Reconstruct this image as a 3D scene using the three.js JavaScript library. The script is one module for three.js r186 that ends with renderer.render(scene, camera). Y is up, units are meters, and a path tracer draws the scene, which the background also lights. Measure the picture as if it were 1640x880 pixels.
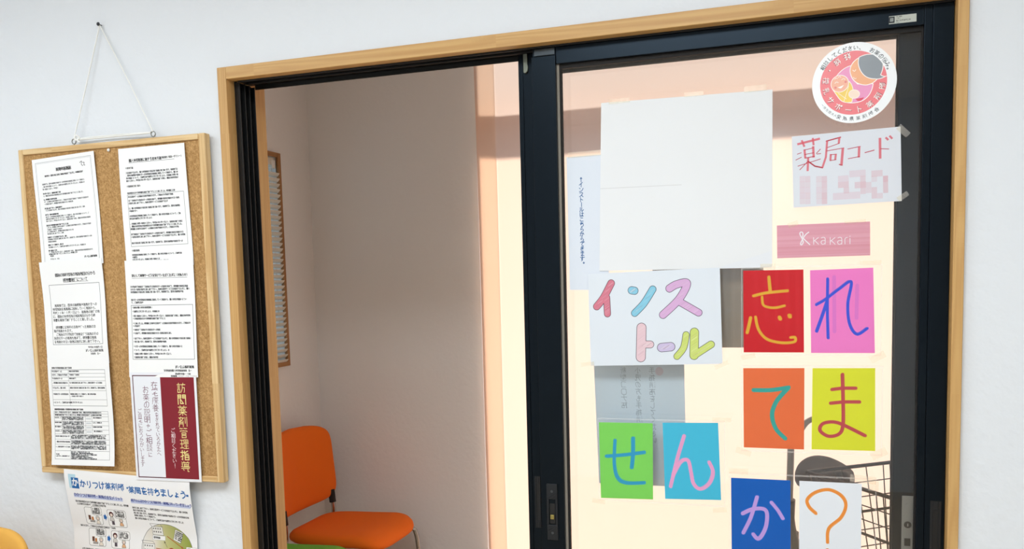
import * as THREE from 'three';
import { RoundedBoxGeometry } from 'three/addons/geometries/RoundedBoxGeometry.js';
import { mergeGeometries } from 'three/addons/utils/BufferGeometryUtils.js';
import { RectAreaLightUniformsLib } from 'three/addons/lights/RectAreaLightUniformsLib.js';
RectAreaLightUniformsLib.init();

// ---------------------------------------------------------------- camera, sky, sun, exposure
const scene = new THREE.Scene();
const renderer = new THREE.WebGLRenderer({ antialias: true });
renderer.toneMapping = THREE.LinearToneMapping;
renderer.toneMappingExposure = 1.0;
renderer.shadowMap.enabled = true;
const rad = THREE.MathUtils.degToRad;
const camera = new THREE.PerspectiveCamera(2 * Math.atan(573 / 1368) * 180 / Math.PI, 1640 / 880, 0.05, 100);
camera.setViewOffset(1640, 1146, 0, 0, 1640, 880);          // the photograph is the upper part of a taller frame
camera.position.set(0, 1.49, 1.85);
camera.rotation.set(rad(-5.0717), rad(18.2495), rad(-1.4464), 'YXZ');
camera.updateProjectionMatrix();
scene.background = new THREE.Color().setRGB(0.62, 0.76, 0.95);
const SUN = 7.7, LAMP = 9.9;
const sun = new THREE.DirectionalLight(new THREE.Color().setRGB(1, 0.95, 0.87), SUN);
sun.position.set(0, 5.3, -8.0); sun.target.position.set(0, 1.4, -1.8);
sun.castShadow = true; sun.shadow.radius = 10; sun.shadow.mapSize.set(2048, 2048);
Object.assign(sun.shadow.camera, { left: -4, right: 4, top: 4, bottom: -4, near: 0.5, far: 20 });
scene.add(sun, sun.target);

// ---------------------------------------------------------------- helpers
let seed = 7;
const rnd = () => { seed = (seed * 1664525 + 1013904223) >>> 0; return seed / 4294967296; };
const rr = (a, b) => a + (b - a) * rnd();
const used = {};
function numbered(n) { const k = used[n] = (used[n] ?? -1) + 1; return k ? n + '_' + String(k).padStart(3, '0') : n; }
function shade(o) { o.traverse((m) => { if (m.isMesh) { m.castShadow = m.receiveShadow = true; } }); return o; }
function tag(o, label, category, group) { o.userData = { label, category }; if (group) o.userData.group = group; return o; }
function thing(name, label, category, pos = [0, 0, 0], turn = 0, group) {
  const o = new THREE.Group(); o.name = numbered(name); o.position.set(...pos); o.rotation.y = turn; scene.add(o);
  return tag(o, label, category, group);
}
function mesh(name, geo, mat, parent) {
  const g = Array.isArray(geo) ? (geo.length > 1 ? mergeGeometries(geo.map((q) => (q.index ? q.toNonIndexed() : q))) : geo[0]) : geo;
  const m = new THREE.Mesh(g, mat); m.name = parent ? name : numbered(name);
  (parent ?? scene).add(m); m.castShadow = m.receiveShadow = true; return m;
}
function struct(name, geo, mat, parent) { const m = mesh(name, geo, mat, parent); if (!parent) m.userData.kind = 'structure'; return m; }
function structGroup(name) { const o = new THREE.Group(); o.name = name; o.userData.kind = 'structure'; scene.add(o); return o; }
// uv in metres from the dominant axis; the grain of wood runs along v, so swap turns it along x or z
function metric(g, swap) {
  const p = g.attributes.position, n = g.attributes.normal, uv = new Float32Array(p.count * 2);
  for (let i = 0; i < p.count; i++) {
    const ax = Math.abs(n.getX(i)), ay = Math.abs(n.getY(i)), az = Math.abs(n.getZ(i));
    let u, v;
    if (ax >= ay && ax >= az) { u = p.getZ(i); v = p.getY(i); } else if (ay >= az) { u = p.getZ(i); v = p.getX(i); } else { u = p.getX(i); v = p.getY(i); }
    if (swap && !(ay > ax && ay > az)) [u, v] = [v, u];
    uv[i * 2] = u; uv[i * 2 + 1] = v;
  }
  g.setAttribute('uv', new THREE.BufferAttribute(uv, 2)); return g;
}
function box(x0, x1, y0, y1, z0, z1, r = 0, swap = false) {
  const w = x1 - x0, h = y1 - y0, d = z1 - z0;
  const g = r ? new RoundedBoxGeometry(w, h, d, 2, Math.min(r, w / 2.01, h / 2.01, d / 2.01)) : new THREE.BoxGeometry(w, h, d);
  g.translate((x0 + x1) / 2, (y0 + y1) / 2, (z0 + z1) / 2);
  return metric(g, swap);
}
function tube(points, r, seg = 24, sides = 10, closed = false, tension = 0.5) {
  const c = new THREE.CatmullRomCurve3(points.map((p) => new THREE.Vector3(...p)), closed, 'catmullrom', tension);
  return new THREE.TubeGeometry(c, seg, r, sides, closed);
}
function rod(a, b, r, sides = 8) {
  const A = new THREE.Vector3(...a), B = new THREE.Vector3(...b), g = new THREE.CylinderGeometry(r, r, A.distanceTo(B), sides);
  g.applyQuaternion(new THREE.Quaternion().setFromUnitVectors(new THREE.Vector3(0, 1, 0), B.clone().sub(A).normalize()));
  return g.translate((A.x + B.x) / 2, (A.y + B.y) / 2, (A.z + B.z) / 2);
}
// a sheet of paper between four corners (top left, top right, bottom right, bottom left), with a real thickness and a curl
function sheetGeo(q, t = 0.0006, bulge = () => 0, nx = 12, ny = 16) {
  const cx = (q[0][0] + q[2][0]) / 2, cy = (q[0][1] + q[2][1]) / 2, pos = [], uv = [], idx = [], W = nx + 1;
  for (const side of [0, 1]) for (let j = 0; j <= ny; j++) for (let i = 0; i <= nx; i++) {
    const u = i / nx, v = j / ny, f = (k) => (q[0][k] * (1 - u) + q[1][k] * u) * (1 - v) + (q[3][k] * (1 - u) + q[2][k] * u) * v;
    pos.push(f(0) - cx, f(1) - cy, bulge(u, v) - side * t); uv.push(u, 1 - v);
  }
  const N = W * (ny + 1), front = [], rest = [];
  for (let j = 0; j < ny; j++) for (let i = 0; i < nx; i++) {
    const a = j * W + i, b = a + 1, c = a + W, d = c + 1;
    front.push(a, c, b, b, c, d); rest.push(a + N, b + N, c + N, b + N, d + N, c + N);
  }
  const edge = (a, b) => rest.push(a, a + N, b, b, a + N, b + N);
  for (let i = 0; i < nx; i++) { edge(i + 1, i); edge(ny * W + i, ny * W + i + 1); }
  for (let j = 0; j < ny; j++) { edge(j * W, (j + 1) * W); edge((j + 1) * W + nx, j * W + nx); }
  const g = new THREE.BufferGeometry();
  g.setAttribute('position', new THREE.Float32BufferAttribute(pos, 3)); g.setAttribute('uv', new THREE.Float32BufferAttribute(uv, 2));
  g.setIndex([...front, ...rest]); g.addGroup(0, front.length, 0); g.addGroup(front.length, rest.length, 1);
  g.computeVertexNormals();
  g.userData.at = [cx, cy];
  return g;
}

// ---------------------------------------------------------------- lettering: strokes on a 20 x 20 grid, one letter per coordinate
const G = {
  あ: 'dere jbijks oilqfscofkojsoqsmu', い: 'cdcmfrin ofrjsn', う: 'haoc dhlfqiqojuhu', え: 'iamc ehpgbu hnlnmsut', お: 'bfof hahqfscqelmkrnqrnu pdth',
  か: 'bgkfnhmqkthr hafibs pesjtl', き: 'ecpb chrg ianm nmhkdnepitot', く: 'oaekot', け: 'dacjdtfq jgtf oaonku', こ: 'edkepe dmcqgsrs',
  さ: 'cgrf hanm nnhkdnepitot', し: 'fafohsmtso', す: 'aeue kakmhogmgjjikmjrfu', せ: 'ahui pbpmnm fcfqisqs', そ: 'ebobejsikjgohsos',
  た: 'bfnf haeubs kkrj jpkttt', ち: 'cfqe iaemkhqjrqkuiu', つ: 'bflerfsloqiu', て: 'bdrc rcjjjqqt', と: 'fagj qefkeqjtrs',
  な: 'bemd hacm odsg mimrhthpmpst', に: 'dacjdtfp jese inhqkstr', の: 'kdjpfscnfglcreskqqmt', は: 'dacjdtfp jftf nanpltjqnoss', へ: 'bmigtq',
  ほ: 'dacjdtfp jcsc jhth ncnqktiqnpts', ま: 'ccrc chrh kakrgteqipss', み: 'dcjccqbntm pioqkt', め: 'ecjq nbioersbndhlfrhsonu', も: 'jahpitpsrn cfof ckok',
  や: 'bjogsiqlkl gejt kani', よ: 'kaksgtdqioss kfrf', ら: 'hbmd gfemkjqlqrhu', り: 'fcekfm obplnqju', る: 'ebobcmlhrmpskuhrip', れ: 'gagu bgighgbq gkmeofnptsus',
  を: 'cdqd jaenlkmp skiogshtrt', ん: 'lacu ctgmkljqmtrqtl', ー: 'bktk', イ: 'qabl kgku', ン: 'bcfg bsmpte', ス: 'ccqclmbt klsu', ト: 'gagu ghqm', ル: 'ebenbt lblstl',
  コ: 'ccrcrt ctrt', サ: 'ahuf fbfl obolju', ホ: 'aeue kaku ejcp ojsp', メ: 'pabu egpq', リ: 'ecem pbpmju', ヒ: 'dbdrfsrs djqg', ナ: 'agug kakkdu', ロ: 'cdctrtrdcd', タ: 'fabj fdrdohht hhol', シ: 'bcff ahdk dtmptf', ツ: 'bdel hcjk sdqmht', ク: 'fabk fdrdnmfu', フ: 'bdrdnmft', ラ: 'dbqb bgsgpnfu',
  '？': 'dfecjaobqfnjkmkp ksku', '！': 'kakn krkt', '（': 'oblgloos', '）': 'fbigioft', '「': 'hckc hchq', '」': 'mtmd mtjt', '〇': 'kcdjkrrjkc', '→': 'kaku kagf kaof', '…': 'eemm',
  言: 'kakc bdtd egqg ejqj emqmqtetem', 方: 'kakd bdtd hegmat hjqjprnt', 口: 'bbbtttttbbb', 木: 'aguf kaku kgbr kgtr', 目: 'bbtbtububb bhth bnto', 日: 'bbtbtububb bktk', 火: 'cgej rgpj kakhgobt kjotst',
  宀: 'kahc bgbctctg', 女: 'eablhu hgfnau agjg', 氵: 'bbdd ahcj bucn', 扌: 'jaju afte aosm', 王: 'bbtb bktk kbku auut', 土: 'bhth kaku atut', 日月: 'a',
  門: 'bbbu bbibihbh beie tbtu tbmbmhth mete', 薬: 'adud fafe oaoe kekg hghnnnnghg hjnj dgfj clfj rgpj rlpk aoun kmku koct kott', 剤: 'fafc acmc lcgicj bcgiak cibpau kiku clkl coko pbpn tatttrt',
  竹: 'cabe bdid fdfg mald lcsc pcpf', 㠯: 'bbbu bbrbrhbh blrlrtbt', 里: 'cacjsjsaca cfsf kaku doso auut', 導: 'gaic qaoc ectc mcle hehlrlreh hgrg hjrj bbdd bfdfck akflul aoto popusu eqgs', 指: 'aehe eaetcs anhk jbjhsh rbjf kktkttktkk koto',
  炎: 'ccee rcpe kakdchXX', 在: 'adud iagfal eieu jktk ohot htut', 毛: 'nfgi bmsj jhjqkrtrtp', 療: 'kakb dcuc dcdlau bfch amdk hfte nehk nfuk kkqkqpkpkk kmqm nqnu jrit rrtt', 養: 'gaic oanc cdrd ffpf ahth kdkh kham khum flplpqfqfl fnpn fqfu fuks kqsu',
  兌: 'dafd qaod detetkdkde hkgpau nknttttq', 月: 'cbcnau cbrbrtot cgrg clrl', 自: 'kahd ddrdrududd djrj doro', 局: 'ccscsgcg ccclau gktkttqt hmomorhrhm', 師: 'ebcd bdbt bdidiibi blililtbt kbub lfls lftftpsq pbpu', 般: 'eacc bcbnau bciciuhu aiji efeg mbmhlj mbrbrhth lktkplmu mlqput',
  一: 'aktk', 社: 'dafc aehejal eieu fjhl kiti obot jtut', 団: 'bbtbttbtbb ehqh mdmqkp gjil', 去: 'ceqe kaki aiui kjcqqr nnst', 人: 'kakfau khsu', 愛: 'pabc cdee jcke qdoe ahag agugth fhflnlnj cjbl rjtl hmbs hnqnmqbu hotu', 矢: 'eabf bete ajtj kekjau kktu', 県: 'gaqaqjgjga gdqd ggqg cccmtm kmku foct pott', 会: 'kaak kauk ghoh clsl iletqs nnst',
  忄: 'kaku cgak rgth', 凶: 'ckct jakd nbod tasd khkttttg mhrp rhmp', 悩: 'eaeu bgak ggfi jakd nbod tasd khkttttg mhrp rhmp', 壬: 'rbcd akuk kcks cssuXX', 妊: 'eablhu hgfnau agjg rblc lkuk pbps lsts', 娠: 'eablhu hgfnau agjg lbtb lblnju nfte mjuj ojotrq qjst', 受: 'rabc bdde jclf rdpf ahag agugth dltl dlotau lnut'.replace('agXX', ''), 乙: 'bdbrdtststp', 乳: 'jabb bddf fcge jbie chjhfk fkftds alkk nbnsusup', 手: 'qadb cgrg amum kbktht', 小: 'kakthr egbm ogtm', 児: 'cack iaqaqkikia ifqf hkgpbu okottttq', 新: 'ebhb eaec acjc cdeg hdgg ahjh akjk eheu ekap fkjo tblc lclmju lhuh qhqu',
  型: 'abkb afkf dbdfbk hbhk nbni tatkrj dnqn kkkt atut', 寺: 'bdtd kaki aiui amum omouku fpgr', 主: 'kakc ceqe clql kekt atut', 処: 'facl edkdgnau cjmttuu mbmmkp mbqbqmtmtk', 個: 'dabi cfcu gbtbttgtgb jfqf ndnj kjpjppkpkj', 心: 'bibp fhfrhtqtqp kcnh rgul', 分: 'gabi nauj dkpkpthu jkbu', 行: 'fabf fgag eheu kcsc juXX aiXX kitI', 平: 'cbsb eehi pemi alul kbku', 成: 'bete bebmau cjijhq kakhtu taqi', 年: 'eabh detf dkrk dkdpXX apup mdmu'.replace('dkdpXX', 'dkdp'), 月日: 'a', 十: 'akuk kaku', 業: 'hahe nane bete cebi kgku aiui akuk coaoXX aoup'.replace('coaoXX', ''), 中: 'cdcmsmsdcd kaku', 上: 'kakt kjsj atut', 下: 'abub kbku lgrk', 大: 'agug kakgau khuu', 本: 'afuf kaku kgbp kgtp fpop', 生: 'eabh cfsf klkt cmsm kaku atut', 明細: 'a', 目的: 'a', 名: 'iabi fdrdau ikrkrtitik', 自動: 'a', 公: 'gaai nauj jictqs nnst', 書: 'ccqcqgcg aeue bisi akuk kakl eoeuquqoeo erqr', 前: 'gahc naqc adud chcu chihitht clil cpip nhnp shsttu', 基: 'bdtd fafk oaok fgog fjoj akuk ipXX kmkt dpqp atut'.replace('ipXX', ''), 医: 'tbbbbtut gchf gere hjsjXX hjtj lelj ljfs ljts'.replace('hjsjXX', ''), 安: 'kakc bgbctctg jgdosu ohkqbu aktk', 等: 'cabe bdid mald lcsc dhqh khkl alul apup nmnusu fqgs',
};
const KANJI_PARTS = {
  訪: [['言', 0, 0, 8, 20], ['方', 9, 0, 20, 20]], 問: [['門', 0, 0, 20, 20], ['口', 6, 9, 14, 19]], 管: [['竹', 0, 0, 20, 6], ['宀', 1, 5, 19, 12], ['㠯', 5, 9, 17, 20]], 理: [['王', 0, 1, 8, 18], ['里', 8, 1, 20, 19]],
  相: [['木', 0, 0, 9, 20], ['目', 10, 1, 20, 20]], 談: [['言', 0, 0, 8, 20], ['火', 9, 0, 20, 10], ['火', 9, 10, 20, 20]], 宅: [['宀', 0, 0, 20, 9], ['毛', 1, 3, 20, 21]], 説: [['言', 0, 0, 8, 20], ['兌', 8, 0, 20, 20]],
  明: [['日', 0, 2, 8, 17], ['月', 9, 0, 20, 20]], 法: [['氵', 0, 0, 6, 20], ['去', 6, 0, 20, 20]], 知: [['矢', 0, 0, 11, 20], ['口', 12, 4, 20, 18]], 授: [['扌', 0, 0, 8, 20], ['受', 8, 0, 20, 20]], 消: [['氵', 0, 0, 6, 20], ['月', 7, 7, 20, 20], ['小', 7, 0, 20, 8]],
  持: [['扌', 0, 0, 8, 20], ['寺', 8, 0, 20, 20]], 時: [['日', 0, 2, 8, 17], ['寺', 8, 0, 20, 20]], 詳: [['言', 0, 0, 8, 20], ['王', 9, 2, 20, 20]], 調: [['言', 0, 0, 8, 20], ['局', 8, 0, 20, 20]], 診: [['言', 0, 0, 8, 20], ['会', 8, 0, 20, 20]], 情: [['忄', 0, 0, 6, 20], ['土', 7, 0, 20, 8], ['月', 8, 9, 19, 20]], 報: [['土', 0, 0, 10, 9], ['十', 0, 9, 10, 20], ['受', 10, 0, 20, 20]], 性: [['忄', 0, 0, 6, 20], ['生', 7, 0, 20, 20]],
};
const DAKU = { が: 'か', ぎ: 'き', ぐ: 'く', げ: 'け', ご: 'こ', ざ: 'さ', じ: 'し', ず: 'す', ぜ: 'せ', ぞ: 'そ', だ: 'た', ぢ: 'ち', で: 'て', ど: 'と', ば: 'は', び: 'ひ', べ: 'へ', ぼ: 'ほ', ド: 'ト', ビ: 'ヒ', ジ: 'シ', グ: 'ク', ボ: 'ホ' };
const SMALL = { ゃ: 'や', ょ: 'よ', っ: 'つ', ッ: 'ツ' };
const P = (s) => { const o = []; for (let i = 0; i + 1 < s.length; i += 2) o.push([s.charCodeAt(i) - 97, s.charCodeAt(i + 1) - 97]); return o; };
const strokesOf = (s) => s.split(' ').map(P).filter((k) => k.length > 1 && k.every(([a, b]) => a >= 0 && a < 22 && b >= 0 && b < 22));
const glyphs = {};
function glyph(ch) {
  if (glyphs[ch]) return glyphs[ch];
  let out = [];
  if (KANJI_PARTS[ch]) for (const [n, x0, y0, x1, y1] of KANJI_PARTS[ch]) out.push(...strokesOf(G[n]).map((k) => k.map(([x, y]) => [x0 + x / 20 * (x1 - x0), y0 + y / 20 * (y1 - y0)])));
  else if (G[ch]) out = strokesOf(G[ch]);
  else if (DAKU[ch] && G[DAKU[ch]]) out = [...strokesOf(G[DAKU[ch]]), [[16, 0], [17.2, 2.6]], [[18.6, -0.6], [20, 2]]];
  else if (SMALL[ch]) out = strokesOf(G[SMALL[ch]]).map((k) => k.map(([x, y]) => [3 + x * 0.66, 6 + y * 0.66]));
  else if (ch === 'ポ') out = [...strokesOf(G.ホ), [[18, 0], [20, 2], [18, 4], [16, 2], [18, 0]]];
  else if (ch === '、') out = [[[2, 14], [6, 19]]];
  else if (ch === '。') out = [[[4, 14], [7, 17], [4, 20], [1, 17], [4, 14]]];
  else if (ch === '・') out = [[[9, 9], [11, 9], [11, 11], [9, 11], [9, 9]]];
  else if (ch > '\u3040') {                                   // a character too small in the photograph to be read stroke by stroke
    let h = ch.charCodeAt(0) * 2654435761 >>> 0; const q = () => ((h = (h * 1664525 + 1013904223) >>> 0) >>> 8) / 16777216;
    const x = Math.floor(q() * 9);
    out = [[[0, 3], [20, 3]], [[3 + x, 0], [3 + x, 20]], [[2, 9 + q() * 3], [18, 9]], [[10, 12], [19, 12], [19, 19], [10, 19], [10, 12]], [[5, 6], [1, 19]], [[13, 3], [12, 12]]];
  }
  return (glyphs[ch] = out);
}
// strokes one character with its box at (x, y, size)
function drawChar(c, ch, x, y, s, lw) {
  if (ch === ' ' || ch === '　') return;
  if (ch < '\u2000') { c.save(); c.font = Math.round(s * 1.05) + 'px sans-serif'; c.fillStyle = c.strokeStyle; c.fillText(ch, x + s * 0.12, y + s * 0.9); c.restore(); return; }
  const kana = ch < '\u3100', k = s / 20;
  c.lineWidth = glyph(ch).length > 7 ? lw * 0.72 : lw; c.lineCap = 'round'; c.lineJoin = 'round'; c.beginPath();
  for (const st of glyph(ch)) path(c, st.map(([a, b]) => [x + a * k, y + b * k]), kana && st.length > 2);
  c.stroke();
}
function path(c, p, smooth) {
  c.moveTo(...p[0]);
  if (!smooth) { for (const q of p.slice(1)) c.lineTo(...q); return; }
  for (let i = 0; i < p.length - 1; i++) {
    const a = p[Math.max(0, i - 1)], b = p[i], d = p[i + 1], e = p[Math.min(p.length - 1, i + 2)];
    c.bezierCurveTo(b[0] + (d[0] - a[0]) / 6, b[1] + (d[1] - a[1]) / 6, d[0] - (e[0] - b[0]) / 6, d[1] - (e[1] - b[1]) / 6, d[0], d[1]);
  }
}
function line(c, text, x, y, s, o = {}) {                      // one line of writing, across or down
  const step = (o.step ?? 1.08) * s, lw = o.lw ?? s * 0.09;
  c.strokeStyle = o.color ?? '#111';
  [...text].forEach((ch, i) => {
    const px = o.down ? x : x + i * step, py = o.down ? y + i * step : y;
    if (o.down && ch === 'ー') { c.lineWidth = lw; c.beginPath(); c.moveTo(px + s / 2, py + s * 0.05); c.lineTo(px + s / 2, py + s * 0.95); c.stroke(); return; }
    if (o.down && (ch === '、' || ch === '。')) { drawChar(c, ch, px + s * 0.6, py - s * 0.5, s, lw); return; }
    drawChar(c, ch, px, py, s, lw);
  });
}
function canvas(w, h, fill = '#ffffff') { const k = document.createElement('canvas'); k.width = w; k.height = h; const c = k.getContext('2d'); c.fillStyle = fill; c.fillRect(0, 0, w, h); return [k, c]; }
function tex(k, repeat) { const t = new THREE.CanvasTexture(k); t.colorSpace = THREE.SRGBColorSpace; t.anisotropy = 8; if (repeat) { t.wrapS = t.wrapT = THREE.RepeatWrapping; t.repeat.set(...repeat); } return t; }
const std = (o) => new THREE.MeshStandardMaterial(o), phys = (o) => new THREE.MeshPhysicalMaterial(o);
const printed = (k, rough = 0.6, tone = 0.9) => phys({ map: tex(k), roughness: rough, specularIntensity: 0.4, color: new THREE.Color().setRGB(tone, tone, tone) });

// ---------------------------------------------------------------- materials
function noiseField(n, cells, octaves) {                       // tileable value noise, 0..1
  const out = new Float32Array(n * n); let amp = 1, sum = 0;
  for (let o = 0, k = cells; o < octaves; o++, k *= 2, amp *= 0.5) {
    const grid = Float32Array.from({ length: k * k }, rnd); sum += amp;
    for (let y = 0; y < n; y++) for (let x = 0; x < n; x++) {
      const gx = x / n * k, gy = y / n * k, x0 = Math.floor(gx), y0 = Math.floor(gy), fx = gx - x0, fy = gy - y0, sx = fx * fx * (3 - 2 * fx), sy = fy * fy * (3 - 2 * fy);
      const g = (a, b) => grid[(b % k) * k + (a % k)];
      out[y * n + x] += amp * ((g(x0, y0) * (1 - sx) + g(x0 + 1, y0) * sx) * (1 - sy) + (g(x0, y0 + 1) * (1 - sx) + g(x0 + 1, y0 + 1) * sx) * sy);
    }
  }
  return out.map((v) => v / sum);
}
function dataTex(n, f, srgb, repeat) {
  const d = new Uint8Array(n * n * 4);
  for (let i = 0; i < n * n; i++) { const [r, g, b] = f(i % n, Math.floor(i / n), i); d.set([r, g, b, 255].map((v) => Math.max(0, Math.min(255, v))), i * 4); }
  const t = new THREE.DataTexture(d, n, n); t.magFilter = THREE.LinearFilter; t.minFilter = THREE.LinearMipmapLinearFilter; t.generateMipmaps = true;
  t.wrapS = t.wrapT = THREE.RepeatWrapping; if (srgb) t.colorSpace = THREE.SRGBColorSpace; if (repeat) t.repeat.set(...repeat); t.needsUpdate = true; return t;
}
const plasterA = noiseField(512, 40, 4), plasterB = noiseField(512, 6, 4);
const plasterBump = dataTex(512, (x, y, i) => { const v = 255 * (0.75 * plasterA[i] + 0.25 * plasterB[i]); return [v, v, v]; }, false, [1.6, 1.6]);
const M = {};
M.wall = std({ color: new THREE.Color().setRGB(0.76, 0.79, 0.825), roughness: 0.92, bumpMap: plasterBump, bumpScale: 0.0014 });
M.wallBack = std({ color: new THREE.Color().setRGB(0.90, 0.89, 0.88), roughness: 0.92, bumpMap: plasterBump, bumpScale: 0.0012 });
M.wallPlain = std({ color: new THREE.Color().setRGB(0.80, 0.82, 0.84), roughness: 0.92 });
M.ceiling = std({ color: new THREE.Color().setRGB(0.82, 0.82, 0.82), roughness: 0.95 });
function wood(base, dark, freq, amount) {                      // grain along v
  const f = noiseField(512, 5, 4), h = noiseField(512, 24, 3);
  return dataTex(512, (x, y) => {
    const w = f[((y >> 3) % 512) * 512 + x], fine = h[((y >> 4) % 512) * 512 + x], ring = 0.5 + 0.5 * Math.sin((w * freq + x / 512 * 6) * 6.283);
    const k = amount * (0.6 * ring + 0.8 * (fine - 0.3));
    return base.map((b, c) => b + (dark[c] - b) * k);
  }, true, [5, 1.6]);
}
M.casing = std({ map: wood([205, 164, 104], [176, 128, 70], 7, 0.55), roughness: 0.5 });
M.pine = std({ map: wood([226, 196, 146], [190, 146, 88], 9, 0.8), roughness: 0.55 });
M.darkCasing = std({ map: wood([176, 128, 78], [140, 92, 50], 7, 0.5), roughness: 0.5 });
const corkA = noiseField(512, 90, 2), corkB = noiseField(512, 30, 3);
M.cork = std({ map: dataTex(512, (x, y, i) => { const k = 0.75 * (corkA[i] - 0.5) + 0.35 * (corkB[i] - 0.5); return [177 + k * 74, 137 + k * 72, 86 + k * 66]; }, true, [4, 4]), roughness: 0.95 });
M.alu = phys({ color: 0x0b0f13, roughness: 0.3, metalness: 0.1, specularIntensity: 0.55, specularColor: new THREE.Color(0xb8d4ee) });
M.aluDark = std({ color: 0x0b0c0e, roughness: 0.5, metalness: 0.1 });
M.gasketGrey = std({ color: 0x8d867b, roughness: 0.7 });
M.gasket = std({ color: 0x14110f, roughness: 0.8 });
M.steel = std({ color: 0x8d8f8c, roughness: 0.4, metalness: 0.7 });
M.brass = std({ color: 0x9a8c4e, roughness: 0.45, metalness: 0.6 });
M.chrome = std({ color: 0xb9b9b6, roughness: 0.22, metalness: 1 });
M.black = std({ color: 0x0c0c0d, roughness: 0.55 });
M.glass = phys({ color: 0xffffff, transmission: 1, thickness: 0, roughness: 0, ior: 1.5 });
M.film = phys({ color: 0xffffff, transmission: 1, thickness: 0, roughness: 0.05, ior: 1.4, specularIntensity: 0.15 });
M.filmEdge = phys({ color: 0xffffff, transmission: 0.9, thickness: 0, roughness: 0.2, ior: 1.4 });
M.tape = phys({ color: 0xfffdf8, transmission: 0.91, thickness: 0, roughness: 0.18, ior: 1.45 });
M.paper = std({ color: 0xf3f3f1, roughness: 0.8 });
M.white = std({ color: 0xf0efea, roughness: 0.5 });
M.cord = std({ color: 0xf2f2ee, roughness: 0.8 });
const weave = dataTex(256, (x, y) => { const v = 128 + 60 * Math.sin(x * Math.PI / 4) * Math.sin(y * Math.PI / 4) + 40 * (plasterA[(y * 2) * 512 + x * 2] - 0.5); return [v, v, v]; }, false, [40, 40]);
const cloth = (hex) => phys({ color: hex, roughness: 0.85, bumpMap: weave, bumpScale: 0.0005, sheen: 0.1, sheenRoughness: 0.6, sheenColor: new THREE.Color(hex) });
M.orange = cloth(0xff7606); M.green = cloth(0x78c044); M.yellow = cloth(0xe9ae4c);
M.curtain = phys({ color: new THREE.Color().setRGB(0.97, 0.70, 0.555), roughness: 1, transmission: 0.5, thickness: 0, side: THREE.DoubleSide, specularIntensity: 0.2 });
M.floor = std({ map: wood([206, 188, 162], [178, 154, 124], 6, 0.5), roughness: 0.45 });

// ---------------------------------------------------------------- the setting
const CEIL = 2.62, XL = -2.75, XR = 2.3, ZF = 4.3;              // the waiting room that the picture is taken from
const DL = -1.357, DR = 0.313, DT = 2.036;                      // outer edges of the door trim
struct('wall_front', [box(XL - 0.14, DL, 0, CEIL, -0.14, 0), box(DR, XR + 0.14, 0, CEIL, -0.14, 0), box(DL, DR, DT, CEIL, -0.14, 0)], M.wall);
struct('wall_left', box(XL - 0.14, XL, 0, CEIL, 0, ZF), M.wallPlain);
struct('wall_right', box(XR, XR + 0.14, 0, CEIL, 0, ZF), M.wallPlain);
struct('wall_rear', box(XL - 0.14, XR + 0.14, 0, CEIL, ZF, ZF + 0.14), M.wallPlain);
struct('floor', box(XL - 0.14, XR + 0.14, -0.12, 0, -1.95, ZF + 0.14), M.floor);
struct('ceiling', box(XL - 0.14, XR + 0.14, CEIL, CEIL + 0.12, -1.95, ZF + 0.14), M.ceiling);
// the small room beyond the door: its left wall has a window with a blind, its back wall the window behind the curtain
const BL = -2.2, BZ = -1.8, BR = 1.5;
const WY0 = 1.153, WY1 = 2.07, WZ0 = -1.52, WZ1 = -0.72;        // the opening in the left wall
struct('wall_back_left', [box(BL - 0.14, BL, 0, WY0, -1.94, -0.14), box(BL - 0.14, BL, WY1, CEIL, -1.94, -0.14), box(BL - 0.14, BL, WY0, WY1, -1.94, WZ0), box(BL - 0.14, BL, WY0, WY1, WZ1, -0.14)], M.wallBack);
const OX0 = -1.345, LX0 = -1.345, OX1 = 0.95, OT0 = 2.255, OT1 = 2.60, OB1 = 2.17; // openings behind the curtain
struct('wall_back', [box(BL, LX0, 0, CEIL, BZ - 0.14, BZ), box(OX1, BR, 0, CEIL, BZ - 0.14, BZ), box(OX0, OX1, OB1, OT0, BZ - 0.14, BZ), box(OX0, OX1, OT1, CEIL, BZ - 0.14, BZ)], M.wallBack);
struct('wall_back_right', box(BR, BR + 0.14, 0, CEIL, -1.94, -0.14), M.wallBack);
{ // the window that lights the curtain: frames and panes
  const w = structGroup('window_1');
  const fr = (x0, x1, y0, y1) => [box(x0, x0 + 0.035, y0, y1, -1.9, -1.86), box(x1 - 0.035, x1, y0, y1, -1.9, -1.86), box(x0 + 0.035, x1 - 0.035, y0, y0 + 0.035, -1.9, -1.86), box(x0 + 0.035, x1 - 0.035, y1 - 0.035, y1, -1.9, -1.86)];
  struct('sash', fr(OX0, OX1, OT0, OT1), M.alu, w); struct('sash', fr(LX0, OX1, 0.0, OB1), M.alu, w);
  struct('pane', box(OX0 + 0.03, OX1 - 0.03, OT0 + 0.03, OT1 - 0.03, -1.883, -1.879), phys({ color: 0xe6eef4, transmission: 1, thickness: 0, roughness: 0, ior: 1.5 }), w);
  struct('pane', box(LX0 + 0.03, OX1 - 0.03, 0.03, OB1 - 0.03, -1.883, -1.879), M.glass, w);
}
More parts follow.
